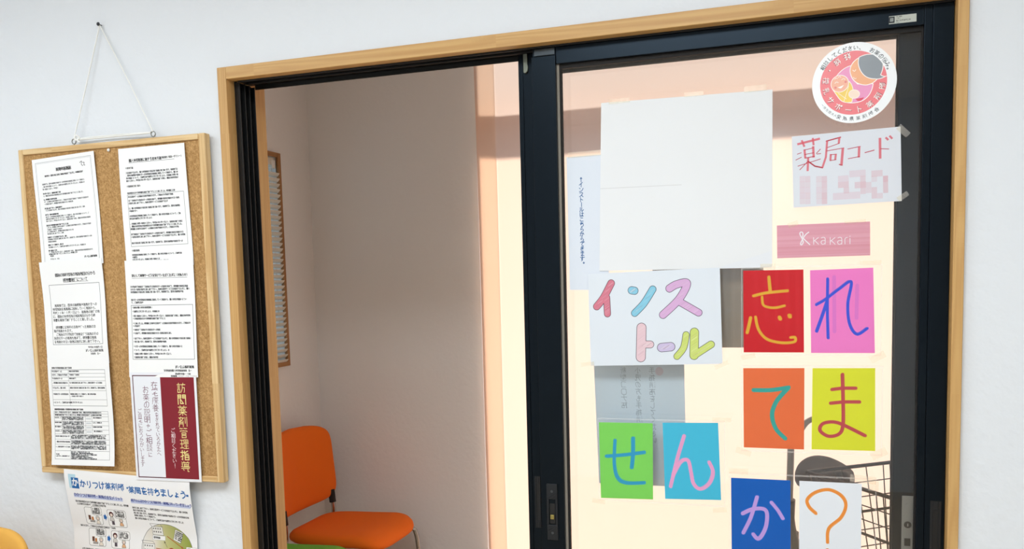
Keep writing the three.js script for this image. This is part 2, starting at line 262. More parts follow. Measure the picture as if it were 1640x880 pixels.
{ // the window with the blind, in the left wall of the small room
  const w = structGroup('window_2'), t = 0.02;
  struct('casing', [box(BL - 0.005, BL + 0.012, WY0 - t, WY1 + t, WZ0 - t, WZ0, 0.002), box(BL - 0.005, BL + 0.012, WY0 - t, WY1 + t, WZ1, WZ1 + t, 0.002)], M.darkCasing, w);
  struct('casing', [box(BL - 0.005, BL + 0.012, WY0 - t, WY0, WZ0, WZ1, 0.002, true), box(BL - 0.005, BL + 0.012, WY1, WY1 + t, WZ0, WZ1, 0.002, true)], M.darkCasing, w);
  struct('pane', box(BL - 0.132, BL - 0.128, WY0, WY1, WZ0, WZ1), phys({ color: 0xdfe6e4, transmission: 1, thickness: 0, roughness: 0.5, ior: 1.5 }), w);
}
// wooden trim round the door opening; the black aluminium frame sits inside it
struct('trim_1', box(DL, -1.331, 0, DT, -0.152, 0.012, 0.002), M.casing);
struct('trim_2', [box(-1.331, 0.293, 2.006, DT, -0.015, 0.012, 0.0015, true), box(-1.331, 0.293, 2.017, DT, -0.152, -0.09, 0.0015, true), box(-1.331, 0.293, 2.014, DT, -0.09, -0.015, 0, true)], M.casing);
struct('trim_3', box(0.293, DR, 0, DT, -0.152, 0.012, 0.002), M.casing);
struct('trim_4', [box(-1.331, -1.3265, 0, 2.006, -0.086, -0.02), box(-1.3265, -1.316, 0, 2.004, -0.023, -0.02, 0.001), box(-1.3265, -1.316, 0, 2.004, -0.045, -0.0425, 0.001), box(-1.3265, -1.316, 0, 2.004, -0.065, -0.0625, 0.001), box(-1.3265, -1.316, 0, 2.004, -0.0865, -0.084, 0.001),
  box(-1.331, 0.293, 2.0095, 2.014, -0.09, -0.015), box(-1.316, 0.293, 2.002, 2.0095, -0.0175, -0.0145, 0.001), box(-1.316, 0.293, 2.0045, 2.0095, -0.0542, -0.0508, 0.001), box(-1.316, 0.293, 1.998, 2.0095, -0.09, -0.086, 0.001),
  box(-1.331, 0.293, 0, 0.012, -0.09, -0.015)], M.aluDark);

// ---------------------------------------------------------------- the two sliding leaves
function leaf(name, x0, x1, zf, zb, rearSide) {
  const d = structGroup(name), zm = (zf + zb) / 2, s = 0.055, y0 = 0.014, y1 = 2.0035;
  const gx0 = x0 + s, gx1 = x1 - 0.052;
  if (rearSide) {
    struct('stile', [box(x0, x0 + 0.0108, y0, y1, zb, zf, 0.0012), box(x0 + 0.0118, gx0, y0, y1, zb, zf, 0.0012), box(x0 + 0.0105, x0 + 0.0121, y0, y1, zb, zf - 0.002)], M.alu, d);
    struct('stile', box(gx1, x1, y0, y1, zb, zf, 0.0012), M.alu, d);
  } else {
    struct('stile', [box(x0, gx0, y0, 1.985, zb - 0.001, zf + 0.003, 0.0014), box(x0 + 0.002, gx0 - 0.001, 1.985, y1, zb, zf - 0.001)], M.alu, d);
    struct('stile', [box(gx1, gx1 + 0.0145, y0, y1, zb, zf, 0.0012), box(gx1 + 0.0155, x1, y0, y1, zb, zf + 0.001, 0.0012), box(gx1 + 0.014, gx1 + 0.016, y0, y1, zb, zf - 0.003)], M.alu, d);
    struct('top_pad', box(x0 + 0.006, gx0 - 0.002, 1.9862, 2.001, zf - 0.0012, zf + 0.0022, 0.001), std({ color: 0x3a434a, roughness: 0.2, metalness: 0.3 }), d);
  }
  struct('rail', box(gx0, gx1, 1.966, y1, zb, zf - 0.001, 0.0012, true), M.alu, d);
  struct('rail', box(gx0, gx1, y0, 0.115, zb, zf - 0.001, 0.0012, true), M.alu, d);
  struct('gasket', [box(gx0, gx0 + 0.0055, 0.115, 1.966, zm - 0.006, zm + 0.008)], M.gasketGrey, d);
  struct('gasket', [box(gx0 + 0.0055, gx0 + 0.01, 0.115, 1.966, zm - 0.005, zm + 0.005), box(gx1 - 0.003, gx1, 0.115, 1.966, zm - 0.005, zm + 0.005), box(gx0 + 0.01, gx1 - 0.003, 1.957, 1.966, zm - 0.005, zm + 0.005), box(gx0 + 0.01, gx1 - 0.003, 0.115, 0.123, zm - 0.005, zm + 0.005)], M.gasket, d);
  struct('pane', box(gx0 + 0.009, gx1 - 0.002, 0.12, 1.96, zm - 0.002, zm + 0.002), M.glass, d);
  return d;
}
const front = leaf('door_1', -0.553, 0.292, -0.02, -0.05, false);
const rear = leaf('door_2', -0.596, 0.251, -0.0555, -0.0845, true);
{ // bolt case on the left stile of the front leaf
  const g = new THREE.Group(); g.name = 'lock_case'; front.add(g); g.position.set(-0.526, 0.957, -0.017);
  const dark = std({ color: 0x1a1e23, roughness: 0.4, metalness: 0.3 });
  struct('face_plate', [box(-0.0130, 0.0130, 0.03, 0.0665, -0.0005, 0.0042, 0.0015), box(-0.0130, 0.0130, -0.0665, -0.03, -0.0005, 0.0042, 0.0015), box(-0.0130, -0.0075, -0.03, 0.03, -0.0005, 0.0042, 0.0008), box(0.0078, 0.0130, -0.03, 0.03, -0.0005, 0.0042, 0.0008)], dark, g);
  struct('slider', box(-0.0068, 0.0068, -0.028, 0.02, -0.0005, 0.0022, 0.0008), M.black, g);
  struct('latch_knob', box(-0.0045, 0.0045, -0.017, -0.006, 0.0022, 0.0055, 0.0015), M.brass, g);
  for (const y of [0.049, -0.049]) struct('screw', new THREE.CylinderGeometry(0.003, 0.003, 0.0016, 14).rotateX(Math.PI / 2).translate(0, y, 0.0046), std({ color: 0x565b60, roughness: 0.35, metalness: 0.7 }), g);
  for (const [y, s] of [[0.037, 1], [-0.039, 1]]) struct('rib', [rod([-0.011, y - 0.006, 0.0044], [0.010, y + 0.008, 0.0044], 0.0006, 5), rod([-0.004, y - 0.007, 0.0044], [0.0115, y + 0.003, 0.0044], 0.0006, 5)], dark, g);
}
function pull(parent, x0, x1, y0, y1, z) {                      // recessed finger pull: rim and dark hollow
  const g = new THREE.Group(); g.name = 'finger_pull'; parent.add(g);
  const m = std({ color: 0x14171b, roughness: 0.45, metalness: 0.2 }), e = (x1 - x0) * 0.26;
  struct('rim', [box(x0, x0 + e, y0, y1, z - 0.0005, z + 0.002, 0.0006), box(x1 - e, x1, y0, y1, z - 0.0005, z + 0.002, 0.0006), box(x0 + e, x1 - e, y1 - 0.018, y1, z - 0.0005, z + 0.002, 0.0006), box(x0 + e, x1 - e, y0, y0 + 0.018, z - 0.0005, z + 0.002, 0.0006)], m, g);
  struct('hollow', box(x0 + e, x1 - e, y0 + 0.018, y1 - 0.018, z - 0.0005, z + 0.0004), M.black, g);
}
pull(front, 0.2655, 0.286, 0.885, 1.028, -0.019);
pull(rear, -0.579, -0.565, 0.905, 1.03, -0.0555);
{ // metal catch at the top of the rear leaf
  const c = new THREE.Shape(); c.moveTo(-0.004, 0.021); c.lineTo(0.004, 0.021); c.lineTo(0.004, -0.002); c.quadraticCurveTo(0.0065, -0.008, 0.004, -0.016); c.quadraticCurveTo(0, -0.022, -0.004, -0.019); c.lineTo(-0.004, 0.021);
  struct('catch', new THREE.ExtrudeGeometry(c, { depth: 0.006, bevelEnabled: true, bevelSize: 0.0008, bevelThickness: 0.0008, bevelSegments: 2 }).translate(-0.577, 1.981, -0.0555), std({ color: 0x70756a, roughness: 0.5, metalness: 0.5 }), rear);
}
{ // steel key plate on the right stile of the rear leaf, seen through the front pane
  const g = new THREE.Group(); g.name = 'key_plate'; rear.add(g); g.position.set(0.2285, 0.955, -0.0555);
  struct('plate', box(-0.0115, 0.0115, -0.075, 0.072, -0.0005, 0.003, 0.0015), M.steel, g);
  struct('cover', [new THREE.CylinderGeometry(0.0085, 0.0085, 0.0015, 24).rotateX(Math.PI / 2).translate(0, 0.026, 0.0035), box(-0.0085, 0.0085, 0.012, 0.026, 0.0028, 0.0042)], M.steel, g);
  struct('cylinder', [new THREE.TorusGeometry(0.0055, 0.0016, 8, 24).translate(0, 0.0115, 0.0048), new THREE.CylinderGeometry(0.005, 0.005, 0.003, 20).rotateX(Math.PI / 2).translate(0, 0.0115, 0.0048)], M.black, g);
  struct('keyway', box(-0.001, 0.001, 0.0085, 0.0145, 0.006, 0.0068), M.steel, g);
  struct('screw', new THREE.CylinderGeometry(0.0042, 0.0042, 0.0012, 18).rotateX(Math.PI / 2).translate(0, 0.052, 0.0034), M.steel, g);
  struct('thumb_slot', box(-0.0058, 0.0058, -0.034, -0.018, 0.0025, 0.0035), M.black, g);
}
{ // maker's label on the top rail
  const [k, c] = canvas(256, 80, '#b9beb6'); c.fillStyle = '#22262b'; c.fillRect(0, 8, 52, 62); c.fillStyle = '#aab0ac'; c.fillRect(10, 20, 32, 36); c.fillStyle = '#22262b'; for (let i = 0; i < 3; i++) c.fillRect(14, 26 + i * 10, 24, 3);
  c.fillStyle = '#c8cdc4'; c.fillRect(58, 0, 198, 80); line(c, '木口材料', 66, 6, 13, { color: '#333' }); line(c, '十本上', 66, 24, 13, { color: '#333' }); line(c, '耐火等平基成公業', 66, 44, 16, { color: '#222' }); line(c, '中上分', 66, 66, 10, { color: '#444' });
  struct('label_plate', sheetGeo([[0.177, 1.9835], [0.226, 1.9835], [0.226, 1.9685], [0.177, 1.9685]], 0.0004, () => 0, 1, 1), [printed(k, 0.4), M.paper], front).position.set(0.2015, 1.981, -0.0205);
}

// ---------------------------------------------------------------- ceiling lights of the waiting room (their light is what makes the white wall bright)
for (const [x, z, w, k, where] of [[-2.0, 1.35, 1.1, 0.85, 'on the ceiling near the cork board'], [-0.35, 1.5, 1.1, 1.45, 'on the ceiling in front of the door opening'], [1.55, 1.6, 0.9, 0.58, 'on the ceiling to the right of the glass door'], [-0.6, 3.75, 0.9, 1, 'on the ceiling behind the camera']]) {
  const t = thing('ceiling_light', 'white square-edged ceiling panel light ' + where, 'ceiling light', [x, CEIL, z]);
  mesh('housing', box(-w / 2 - 0.02, w / 2 + 0.02, -0.05, 0, -0.32, 0.32, 0.006), M.white, t);
  mesh('light_diffuser', box(-w / 2, w / 2, -0.06, -0.05, -0.3, 0.3, 0.004), std({ color: 0xffffff, emissive: new THREE.Color().setRGB(0.93, 0.97, 1), emissiveIntensity: 2 }), t);
  const l = new THREE.RectAreaLight(new THREE.Color().setRGB(0.90, 0.965, 1.01), LAMP * k, w, 0.6);
  l.position.set(x, CEIL - 0.065, z); l.lookAt(x, 0, z); scene.add(l);
}

// ---------------------------------------------------------------- curtain, blind, chairs, bicycle beyond the door
{
  const t = thing('curtain', 'cream curtain glowing with daylight across the window behind the glass door', 'curtain', [-0.16, 0, -1.72]);
  const g = new THREE.PlaneGeometry(2.34, 2.5, 260, 40), p = g.attributes.position;
  for (let i = 0; i < p.count; i++) {
    const x = p.getX(i), y = p.getY(i), d = x + 1.17, e = Math.exp(-d / 0.13);
    p.setZ(i, 0.003 * Math.sin(d * 55 + 0.6 * Math.sin(y * 2)) * e + 0.004 * Math.sin(d * 4.2 + 0.5 * y) - 0.045 * Math.exp(-d / 0.035));
    p.setX(i, x + e * (0.004 * Math.sin(y * 2.1) - 0.006 * y));
  }
  g.translate(0, 1.27, 0); g.computeVertexNormals();
  mesh('fabric', g, M.curtain, t);
  const hw = 0.105, hg = new THREE.PlaneGeometry(hw, 2.5, 16, 40), hp = hg.attributes.position;   // the turned-in side hem lies behind the cloth
  for (let i = 0; i < hp.count; i++) { const y = hp.getY(i), d = hp.getX(i) + hw / 2, e = Math.exp(-d / 0.13); hp.setXYZ(i, -1.17 + d + e * (0.004 * Math.sin(y * 2.1) - 0.006 * y), y + 1.27, 0.003 * Math.sin(d * 55 + 0.6 * Math.sin(y * 2)) * e + 0.004 * Math.sin(d * 4.2 + 0.5 * y) - 0.045 * Math.exp(-d / 0.035) - 0.004); }
  hg.computeVertexNormals();
  mesh('hem', hg, phys({ color: new THREE.Color().setRGB(0.97, 0.85, 0.72), roughness: 1, transmission: 0.85, thickness: 0, side: THREE.DoubleSide, specularIntensity: 0.2 }), t);
  mesh('rail', box(-1.2, 1.2, 2.525, 2.545, -0.012, 0.012, 0.004, true), M.white, t);
}
{
  const t = thing('venetian_blind', 'white slatted blind in the narrow wood-framed side window behind the door', 'blind', [BL - 0.026, 0, 0]);
  const z0 = WZ0 + 0.01, z1 = WZ1 - 0.02, n = 36, slat = new THREE.CylinderGeometry(0.03, 0.03, z1 - z0, 6, 1, true, -0.43, 0.86);
  slat.rotateX(Math.PI / 2).translate(0, -0.029, 0);
  const m = std({ color: 0xe8e2d6, roughness: 0.5, side: THREE.DoubleSide });
  for (let i = 0; i < n; i++) {
    const s = mesh('slat', slat, m, t); s.position.set(0, WY0 + 0.045 + i * 0.0238, (z0 + z1) / 2); s.rotation.z = 0.75;
  }
  mesh('headrail', box(-0.018, 0.022, WY1 - 0.035, WY1 - 0.003, z0, z1, 0.002), m, t);
  mesh('bracket', box(-0.02, 0.026, WY1 - 0.05, WY1 - 0.012, z0 - 0.004, z0 + 0.022, 0.003), M.white, t);
  mesh('bottom_rail', box(-0.013, 0.013, WY0 + 0.012, WY0 + 0.027, z0, z1, 0.003), m, t);
  for (const z of [z0 + 0.07, (z0 + z1) / 2, z1 - 0.07]) mesh('cord', rod([0.016, WY0 + 0.02, z], [0.016, WY1 - 0.03, z], 0.0012, 6), M.cord, t);
  mesh('tilt_wand', rod([0.02, 1.35, z0 + 0.02], [0.018, WY1 - 0.03, z0 + 0.02], 0.003, 8), M.white, t);
  mesh('wand_tip', rod([0.02, 1.32, z0 + 0.02], [0.02, 1.35, z0 + 0.02], 0.005, 8), M.white, t);
}
// stacking chair facing +x: padded seat and back on a steel tube frame
function cushion(outline, top, thick, seg = 40) {               // outline(a) -> [x, y]; top(x, y) -> height; rounded rim
  const pos = [], idx = [], rings = [[0.0, 1], [0.35, 1], [0.65, 1], [0.85, 0.98], [0.95, 0.86], [0.99, 0.66], [1, 0.45], [0.99, 0.24], [0.94, 0.06], [0.85, 0], [0.4, 0], [0, 0]];
  for (const [s, h] of rings) for (let i = 0; i < seg; i++) { const [x, y] = outline(i / seg * Math.PI * 2); pos.push(x * s, y * s, top(x * s, y * s) + (h - 1) * thick); }
  for (let r = 0; r < rings.length - 1; r++) for (let i = 0; i < seg; i++) { const a = r * seg + i, b = r * seg + (i + 1) % seg, c = a + seg, d = b + seg; idx.push(a, c, b, b, c, d); }
  const g = new THREE.BufferGeometry(); g.setAttribute('position', new THREE.Float32BufferAttribute(pos, 3)); g.setIndex(idx);
  g.setAttribute('uv', new THREE.Float32BufferAttribute(pos.filter((_, i) => i % 3 < 2), 2));
  g.computeVertexNormals(); return g;
}
const superE = (a, hx, hy, n) => { const c = Math.cos(a), s = Math.sin(a); return [Math.sign(c) * hx * Math.pow(Math.abs(c), 2 / n), Math.sign(s) * hy * Math.pow(Math.abs(s), 2 / n)]; };
function makeChair(label, mat, pos, turn) {
  const t = thing('chair', label, 'chair', pos, turn);
  // seat: x forward 0.46, z across 0.42
  const sg = cushion((a) => { const [x, y] = superE(a, 0.235, 0.215, 5); return [x, y * (1 - 0.10 * Math.max(0, -x / 0.235)) ]; }, (x, y) => 0.456 + 0.010 * Math.max(0, x / 0.23) - 0.028 * Math.pow(Math.max(0, (x - 0.11) / 0.125), 2) - 0.008 * (1 - (y / 0.21) ** 2) * (x < 0.1 ? 1 : 0.4), 0.055, 64);
  sg.rotateX(-Math.PI / 2); sg.scale(1, 1, -1); { const ix = sg.index.array; for (let i = 0; i < ix.length; i += 3) { const q = ix[i]; ix[i] = ix[i + 1]; ix[i + 1] = q; } } sg.computeVertexNormals();
  mesh('seat', sg, mat, t);
  // back: across z 0.43, tall 0.35, wrapped round the sitter and leaning back
  const bg = cushion((a) => { const [z, y] = superE(a, 0.222, 0.166, 7); return [z * (1 - 0.02 * (y / 0.17)), y - 0.022 * (1 - (z / 0.222) ** 2) * (y < 0 ? 1 : -0.9)]; }, (z) => 0.062 * (z / 0.21) ** 2, 0.034, 128);
  { const p = bg.attributes.position; for (let i = 0; i < p.count; i++) { const z = p.getX(i), y = p.getY(i), x = p.getZ(i); p.setXYZ(i, x - 0.25 - 0.06 * (y + 0.17), 0.677 + y, -z); } bg.computeVertexNormals(); }
  mesh('backrest', bg, mat, t);
  for (const s of [1, -1]) {
    const z = s * 0.2;
    mesh('upright', tube([[-0.212, 0.54, z], [-0.205, 0.47, z], [-0.205, 0.41, z], [-0.205, 0.385, z * 0.98]], 0.0105, 14, 10), M.chrome, t);
    mesh('socket', tube([[-0.213, 0.545, z], [-0.21, 0.515, z], [-0.207, 0.484, z]], 0.0155, 6, 12), M.black, t);
    mesh('leg', tube([[-0.20, 0.385, z * 0.97], [-0.225, 0.37, z], [-0.25, 0.2, z * 1.06], [-0.27, 0.006, z * 1.1]], 0.0105, 20, 10), M.chrome, t);
    mesh('leg', tube([[0.15, 0.385, z * 0.95], [0.205, 0.375, z * 1.04], [0.222, 0.2, z * 1.1], [0.235, 0.006, z * 1.12]], 0.0105, 20, 10), M.chrome, t);
    mesh('side_rail', rod([-0.22, 0.385, z * 0.96], [0.19, 0.385, z * 0.96], 0.0095), M.chrome, t);
  }
  mesh('cross_rail', rod([-0.05, 0.385, -0.18], [-0.05, 0.385, 0.18], 0.009), M.chrome, t);
  return t;
}
makeChair('orange padded stacking chair against the far wall of the small room', M.orange, [-1.835, 0, -1.41], 0);
makeChair('green padded chair in front of the orange one, only its seat showing', M.green, [-1.86, 0, -0.90], 0);
makeChair('yellow padded chair at the bottom left corner below the cork board', M.yellow, [-2.098, 0, 0.415], -Math.PI / 2);
{ // small-wheeled bicycle, heading away from the glass
  const t = thing('bicycle', 'black bicycle with a wire basket standing behind the glass door', 'bicycle', [0.11, 0, -0.95], 0);
  t.rotation.y = 0.25;                                          // its own -z is the way it heads
  const rubber = std({ color: 0x161616, roughness: 0.8 }), paint = std({ color: 0x0d0d0e, roughness: 0.4 }), wire = std({ color: 0x241d1b, roughness: 0.5, metalness: 0.3 }), saddleM = std({ color: 0x0b0b0c, roughness: 0.7 });
  const wheel = (x, z, turn) => {
    const w = new THREE.Group(); w.name = 'wheel'; w.position.set(x, 0.255, z); w.rotation.y = turn; t.add(w);
    mesh('tyre', new THREE.TorusGeometry(0.235, 0.02, 10, 48).rotateY(Math.PI / 2), rubber, w);
    mesh('rim', new THREE.TorusGeometry(0.212, 0.008, 6, 48).rotateY(Math.PI / 2), M.steel, w);
    mesh('hub', rod([-0.04, 0, 0], [0.04, 0, 0], 0.018, 12), M.steel, w);
    const sp = []; for (let i = 0; i < 20; i++) { const a = i / 20 * 6.283, s = i % 2 ? 0.03 : -0.03; sp.push(rod([s, 0.018 * Math.cos(a), 0.018 * Math.sin(a)], [0, 0.21 * Math.cos(a + 0.3), 0.21 * Math.sin(a + 0.3)], 0.0012, 4)); }
    mesh('spokes', sp, M.steel, w);
  };
  const sx = 0, sz = 0, hz = -0.5;                               // saddle, head tube
  wheel(0, 0.36, 0); wheel(0.0, hz - 0.08, 0.55);
  mesh('frame', [tube([[0, 0.30, 0.0], [0, 0.36, -0.2], [0, 0.55, hz + 0.05], [0, 0.62, hz + 0.02]], 0.019, 20, 10), rod([0, 0.28, 0.03], [0, 0.62, 0.0], 0.018), rod([0.05, 0.255, 0.36], [0.02, 0.3, 0.0], 0.011), rod([-0.05, 0.255, 0.36], [-0.02, 0.3, 0.0], 0.011), rod([0.05, 0.255, 0.36], [0.015, 0.58, 0.02], 0.009), rod([-0.05, 0.255, 0.36], [-0.015, 0.58, 0.02], 0.009), rod([0, 0.52, hz], [0, 0.66, hz + 0.02], 0.022, 12)], paint, t);
  mesh('fork', [rod([0.05, 0.255, hz - 0.08], [0.03, 0.53, hz], 0.01), rod([-0.05, 0.255, hz - 0.08], [-0.03, 0.53, hz], 0.01), rod([-0.03, 0.53, hz], [0.03, 0.53, hz], 0.012)], paint, t);
  mesh('seat_post', rod([0, 0.6, 0.0], [0, 0.83, 0.0], 0.0165, 14), paint, t);
  const sd = cushion((a) => { const c = Math.cos(a), s = Math.sin(a); return [s * (0.05 + 0.055 / (1 + Math.exp(-(c * 0.13 - 0.005) / 0.022))), c * 0.135]; }, (x, y) => 0.022 * (y / 0.13) ** 2 - 0.02 * (x / 0.1) ** 2, 0.055, 56);
  sd.rotateX(-Math.PI / 2); sd.rotateY(Math.PI); { const p = sd.attributes.position; for (let i = 0; i < p.count; i++) p.setXYZ(i, p.getX(i), p.getY(i) + 0.885, -p.getZ(i)); const ix = sd.index.array; for (let i = 0; i < ix.length; i += 3) { const q = ix[i]; ix[i] = ix[i + 1]; ix[i + 1] = q; } sd.computeVertexNormals(); }
  mesh('saddle', sd, saddleM, t);
  for (const s of [1, -1]) {
    const pts = []; for (let i = 0; i <= 40; i++) { const a = i / 40 * 6.283 * 4; pts.push([s * 0.052 + 0.014 * Math.cos(a), 0.80 + i / 40 * 0.05, 0.07 + 0.014 * Math.sin(a)]); }
    mesh('saddle_spring', tube(pts, 0.0028, 120, 6), M.black, t);
    mesh('saddle_rail', tube([[s * 0.055, 0.795, 0.08], [s * 0.03, 0.815, 0.0], [s * 0.015, 0.845, -0.1]], 0.004, 12, 6), M.black, t);
  }
  mesh('saddle_clamp', box(-0.02, 0.02, 0.8, 0.835, -0.025, 0.02, 0.004), M.black, t);
  mesh('stem', tube([[0, 0.66, hz + 0.02], [0, 0.82, hz + 0.035], [0, 0.90, hz + 0.04]], 0.013, 10, 10), M.steel, t);
  const hb = new THREE.Group(); hb.name = 'handlebar'; hb.position.set(0, 0.9, hz + 0.04); hb.rotation.y = 0.6; t.add(hb);
  mesh('bar', tube([[-0.2, 0.06, 0.05], [-0.1, 0.05, 0], [-0.03, 0.0, 0], [0.03, 0.0, 0], [0.1, 0.05, 0], [0.2, 0.06, 0.05]], 0.011, 40, 10), M.steel, hb);
  for (const s of [1, -1]) mesh('grip', rod([s * 0.2, 0.06, 0.05], [s * 0.255, 0.063, 0.075], 0.016, 12), rubber, hb);
  mesh('rack', [rod([-0.06, 0.6, 0.08], [-0.06, 0.6, 0.5], 0.006), rod([0.06, 0.6, 0.08], [0.06, 0.6, 0.5], 0.006), rod([-0.06, 0.6, 0.3], [0.06, 0.6, 0.3], 0.006), rod([-0.06, 0.6, 0.46], [0.06, 0.6, 0.46], 0.006), rod([0.055, 0.26, 0.36], [0.06, 0.6, 0.4], 0.005), rod([-0.055, 0.26, 0.36], [-0.06, 0.6, 0.4], 0.005)], paint, t);
  const b = new THREE.Group(); b.name = 'basket'; b.position.set(0.10, 0.612, 0.40); b.rotation.y = 0.4; t.add(b);
  const H = 0.33, top = (u) => 0.19 + 0 * u, bot = 0.125, wall = (h) => bot + (0.19 - bot) * h / H;
  const ringW = (h, r) => { const w = wall(h); return [rod([-w, h, -w], [w, h, -w], r, 6), rod([w, h, -w], [w, h, w], r, 6), rod([w, h, w], [-w, h, w], r, 6), rod([-w, h, w], [-w, h, -w], r, 6)]; };
  mesh('top_rim', ringW(H, 0.0055), wire, b);
  mesh('middle_rim', ringW(H * 0.62, 0.004), wire, b);
  for (const h of [0.0, 0.055, 0.11, 0.155, 0.245, 0.285]) mesh('wire', ringW(h, 0.0017), wire, b);
  for (const k of [-0.9, -0.45, 0, 0.45, 0.9]) for (const o of [-0.012, 0.012]) for (const s of [1, -1]) {
    if (Math.abs(k) < 0.3 && o < 0) continue;
    mesh('wire', rod([k * bot + o, 0, s * bot], [k * 0.19 + o, H, s * 0.19], 0.0017, 5), wire, b);
    mesh('wire', rod([s * bot, 0, k * bot + o], [s * 0.19, H, k * 0.19 + o], 0.0017, 5), wire, b);
  }
  for (const k of [-0.75, -0.4, 0, 0.4, 0.75]) { mesh('wire', rod([k * bot, 0, -bot], [k * bot, 0, bot], 0.0017, 5), wire, b); mesh('wire', rod([-bot, 0, k * bot], [bot, 0, k * bot], 0.0017, 5), wire, b); }
}

// ---------------------------------------------------------------- cork board and what is pinned to it
{
  const t = thing('cork_board', 'wood-framed cork notice board hung by a white cord on the wall', 'notice board');
  const x0 = -1.992, x1 = -1.39, y0 = 0.992, y1 = 1.8785, f = 0.0155, zb = 0.008, zf = 0.03;
  mesh('cork_panel', box(x0 + f - 0.003, x1 - f + 0.003, y0 + f - 0.003, y1 - f + 0.003, zb + 0.002, zf - 0.005), M.cork, t);
  mesh('frame_rail', box(x0, x0 + f, y0 + f, y1, zb, zf, 0.003), M.pine, t);
  mesh('frame_rail', box(x1 - f * 1.25, x1, y0, y1, zb, zf, 0.003), M.pine, t);
  mesh('frame_rail', box(x0 + f, x1 - f * 1.25, y1 - f, y1, zb, zf, 0.003, true), M.pine, t);
  mesh('frame_rail', box(x0, x1 - f * 1.25, y0, y0 + f, zb, zf, 0.003, true), M.pine, t);
  for (const x of [-1.809, -1.553]) mesh('eye_hook', [new THREE.TorusGeometry(0.0065, 0.0014, 8, 24).translate(x, 1.889, 0.019), rod([x, 1.875, 0.019], [x, 1.883, 0.019], 0.0014)], M.steel, t);
  mesh('cord', [tube([[-1.809, 1.8945, 0.019], [-1.765, 2.02, 0.014], [-1.7112, 2.180, 0.007]], 0.0017, 30, 6), tube([[-1.7106, 2.180, 0.007], [-1.63, 2.04, 0.014], [-1.553, 1.8945, 0.019]], 0.0017, 30, 6)], M.cord, t);
  mesh('cord', [tube([[-1.802, 1.893, 0.0195], [-1.70, 1.892, 0.021], [-1.560, 1.8925, 0.0195]], 0.0019, 20, 6), tube([[-1.802, 1.896, 0.0175], [-1.68, 1.8965, 0.016], [-1.560, 1.8945, 0.0185]], 0.0017, 20, 6)], M.cord, t);
  mesh('knot', [tube([[-1.804, 1.894, 0.020], [-1.796, 1.903, 0.024], [-1.788, 1.896, 0.021], [-1.797, 1.891, 0.024], [-1.803, 1.899, 0.02]], 0.0023, 24, 6), tube([[-1.797, 1.893, 0.022], [-1.788, 1.887, 0.026], [-1.783, 1.884, 0.025]], 0.0019, 10, 6)], M.cord, t);
}
{
  const t = thing('nail', 'small dark nail in the white wall that holds the board cord', 'nail', [-1.711, 2.181, 0]);
  mesh('shank', rod([0, 0, -0.004], [0, 0.001, 0.012], 0.0012), M.black, t);
  mesh('head', new THREE.SphereGeometry(0.0048, 16, 10).scale(1, 1, 0.55).translate(0, 0.001, 0.012), std({ color: 0x23242a, roughness: 0.4 }), t);
}
{
  const t = thing('push_pin', 'white push pin in the bare cork between the two columns of notices', 'push pin', [-1.689, 1.857, 0.0255]);
  mesh('head', new THREE.SphereGeometry(0.0042, 16, 10).scale(1, 1, 0.7).translate(0, 0, 0.003), M.white, t);
  mesh('collar', rod([0, 0, -0.001], [0, 0, 0.0025], 0.002), M.white, t);
}
function sheet(name, label, category, q, z, mat, o = {}) {
  const g = sheetGeo(q, o.thick ?? 0.0005, o.bulge, o.nx ?? 10, o.ny ?? 12);
  const m = new THREE.Mesh(g, [mat, o.back ?? M.paper]); m.name = numbered(name); m.position.set(g.userData.at[0], g.userData.at[1], z);
  m.castShadow = m.receiveShadow = true; scene.add(m);
  return tag(m, label, category, o.group);
}
function staples(m, w, h) { for (const s of [-1, 1]) { const p = mesh('staple', box(-0.004, 0.004, -0.0004, 0.0004, 0, 0.0006), M.steel, m); p.position.set(s * (w / 2 - 0.014), h / 2 - 0.006, 0.0006); p.rotation.z = 0.15; } }
// body text of the notices: what can be read is written, at the notices' own sizes
const BODY = ['当薬局では、医療の透明化や患者さまへの情報提供を積極的に推進していく観点から、', '個人情報の取扱いについて、ご不明な点や疑問などがございましたら、お気軽にお問い合わせください。', '平成二十年十月一日より、領収証の発行の際に、個別の診療報酬の算定項目の分かる', '明細書を無料で発行することと致しました。', '明細書には薬剤の名称や行った検査の名称が記載されます。', 'ご家族の方が代理で会計を行う場合のその代理の方への交付も含めて、', '明細書の交付を希望されない場合は事前に申し出て下さい。', '良質な医療サービスを提供するために、個人情報保護の法令を守り適切に取り扱います。'];
const BODYTXT = BODY.join(''); let bodyAt = 0;
function bodyLine(c, x, y, s, n, o) { let t = ''; for (let i = 0; i < n; i++) t += BODYTXT[(bodyAt + i) % BODYTXT.length]; bodyAt += n; line(c, t, x, y, s, { lw: s * 0.13, color: '#15181c', step: 1.04, ...o }); }
function frame(c, x, y, w, h, lw = 1.5, color = '#1b2024') { c.strokeStyle = color; c.lineWidth = lw; c.strokeRect(x, y, w, h); }
const zN = 0.0262, wave = (a, k, ph) => (u, v) => 0.0014 + a * (0.5 + 0.5 * Math.sin(v * k + ph + u * 0.8)) + 0.001 * u * (1 - u);
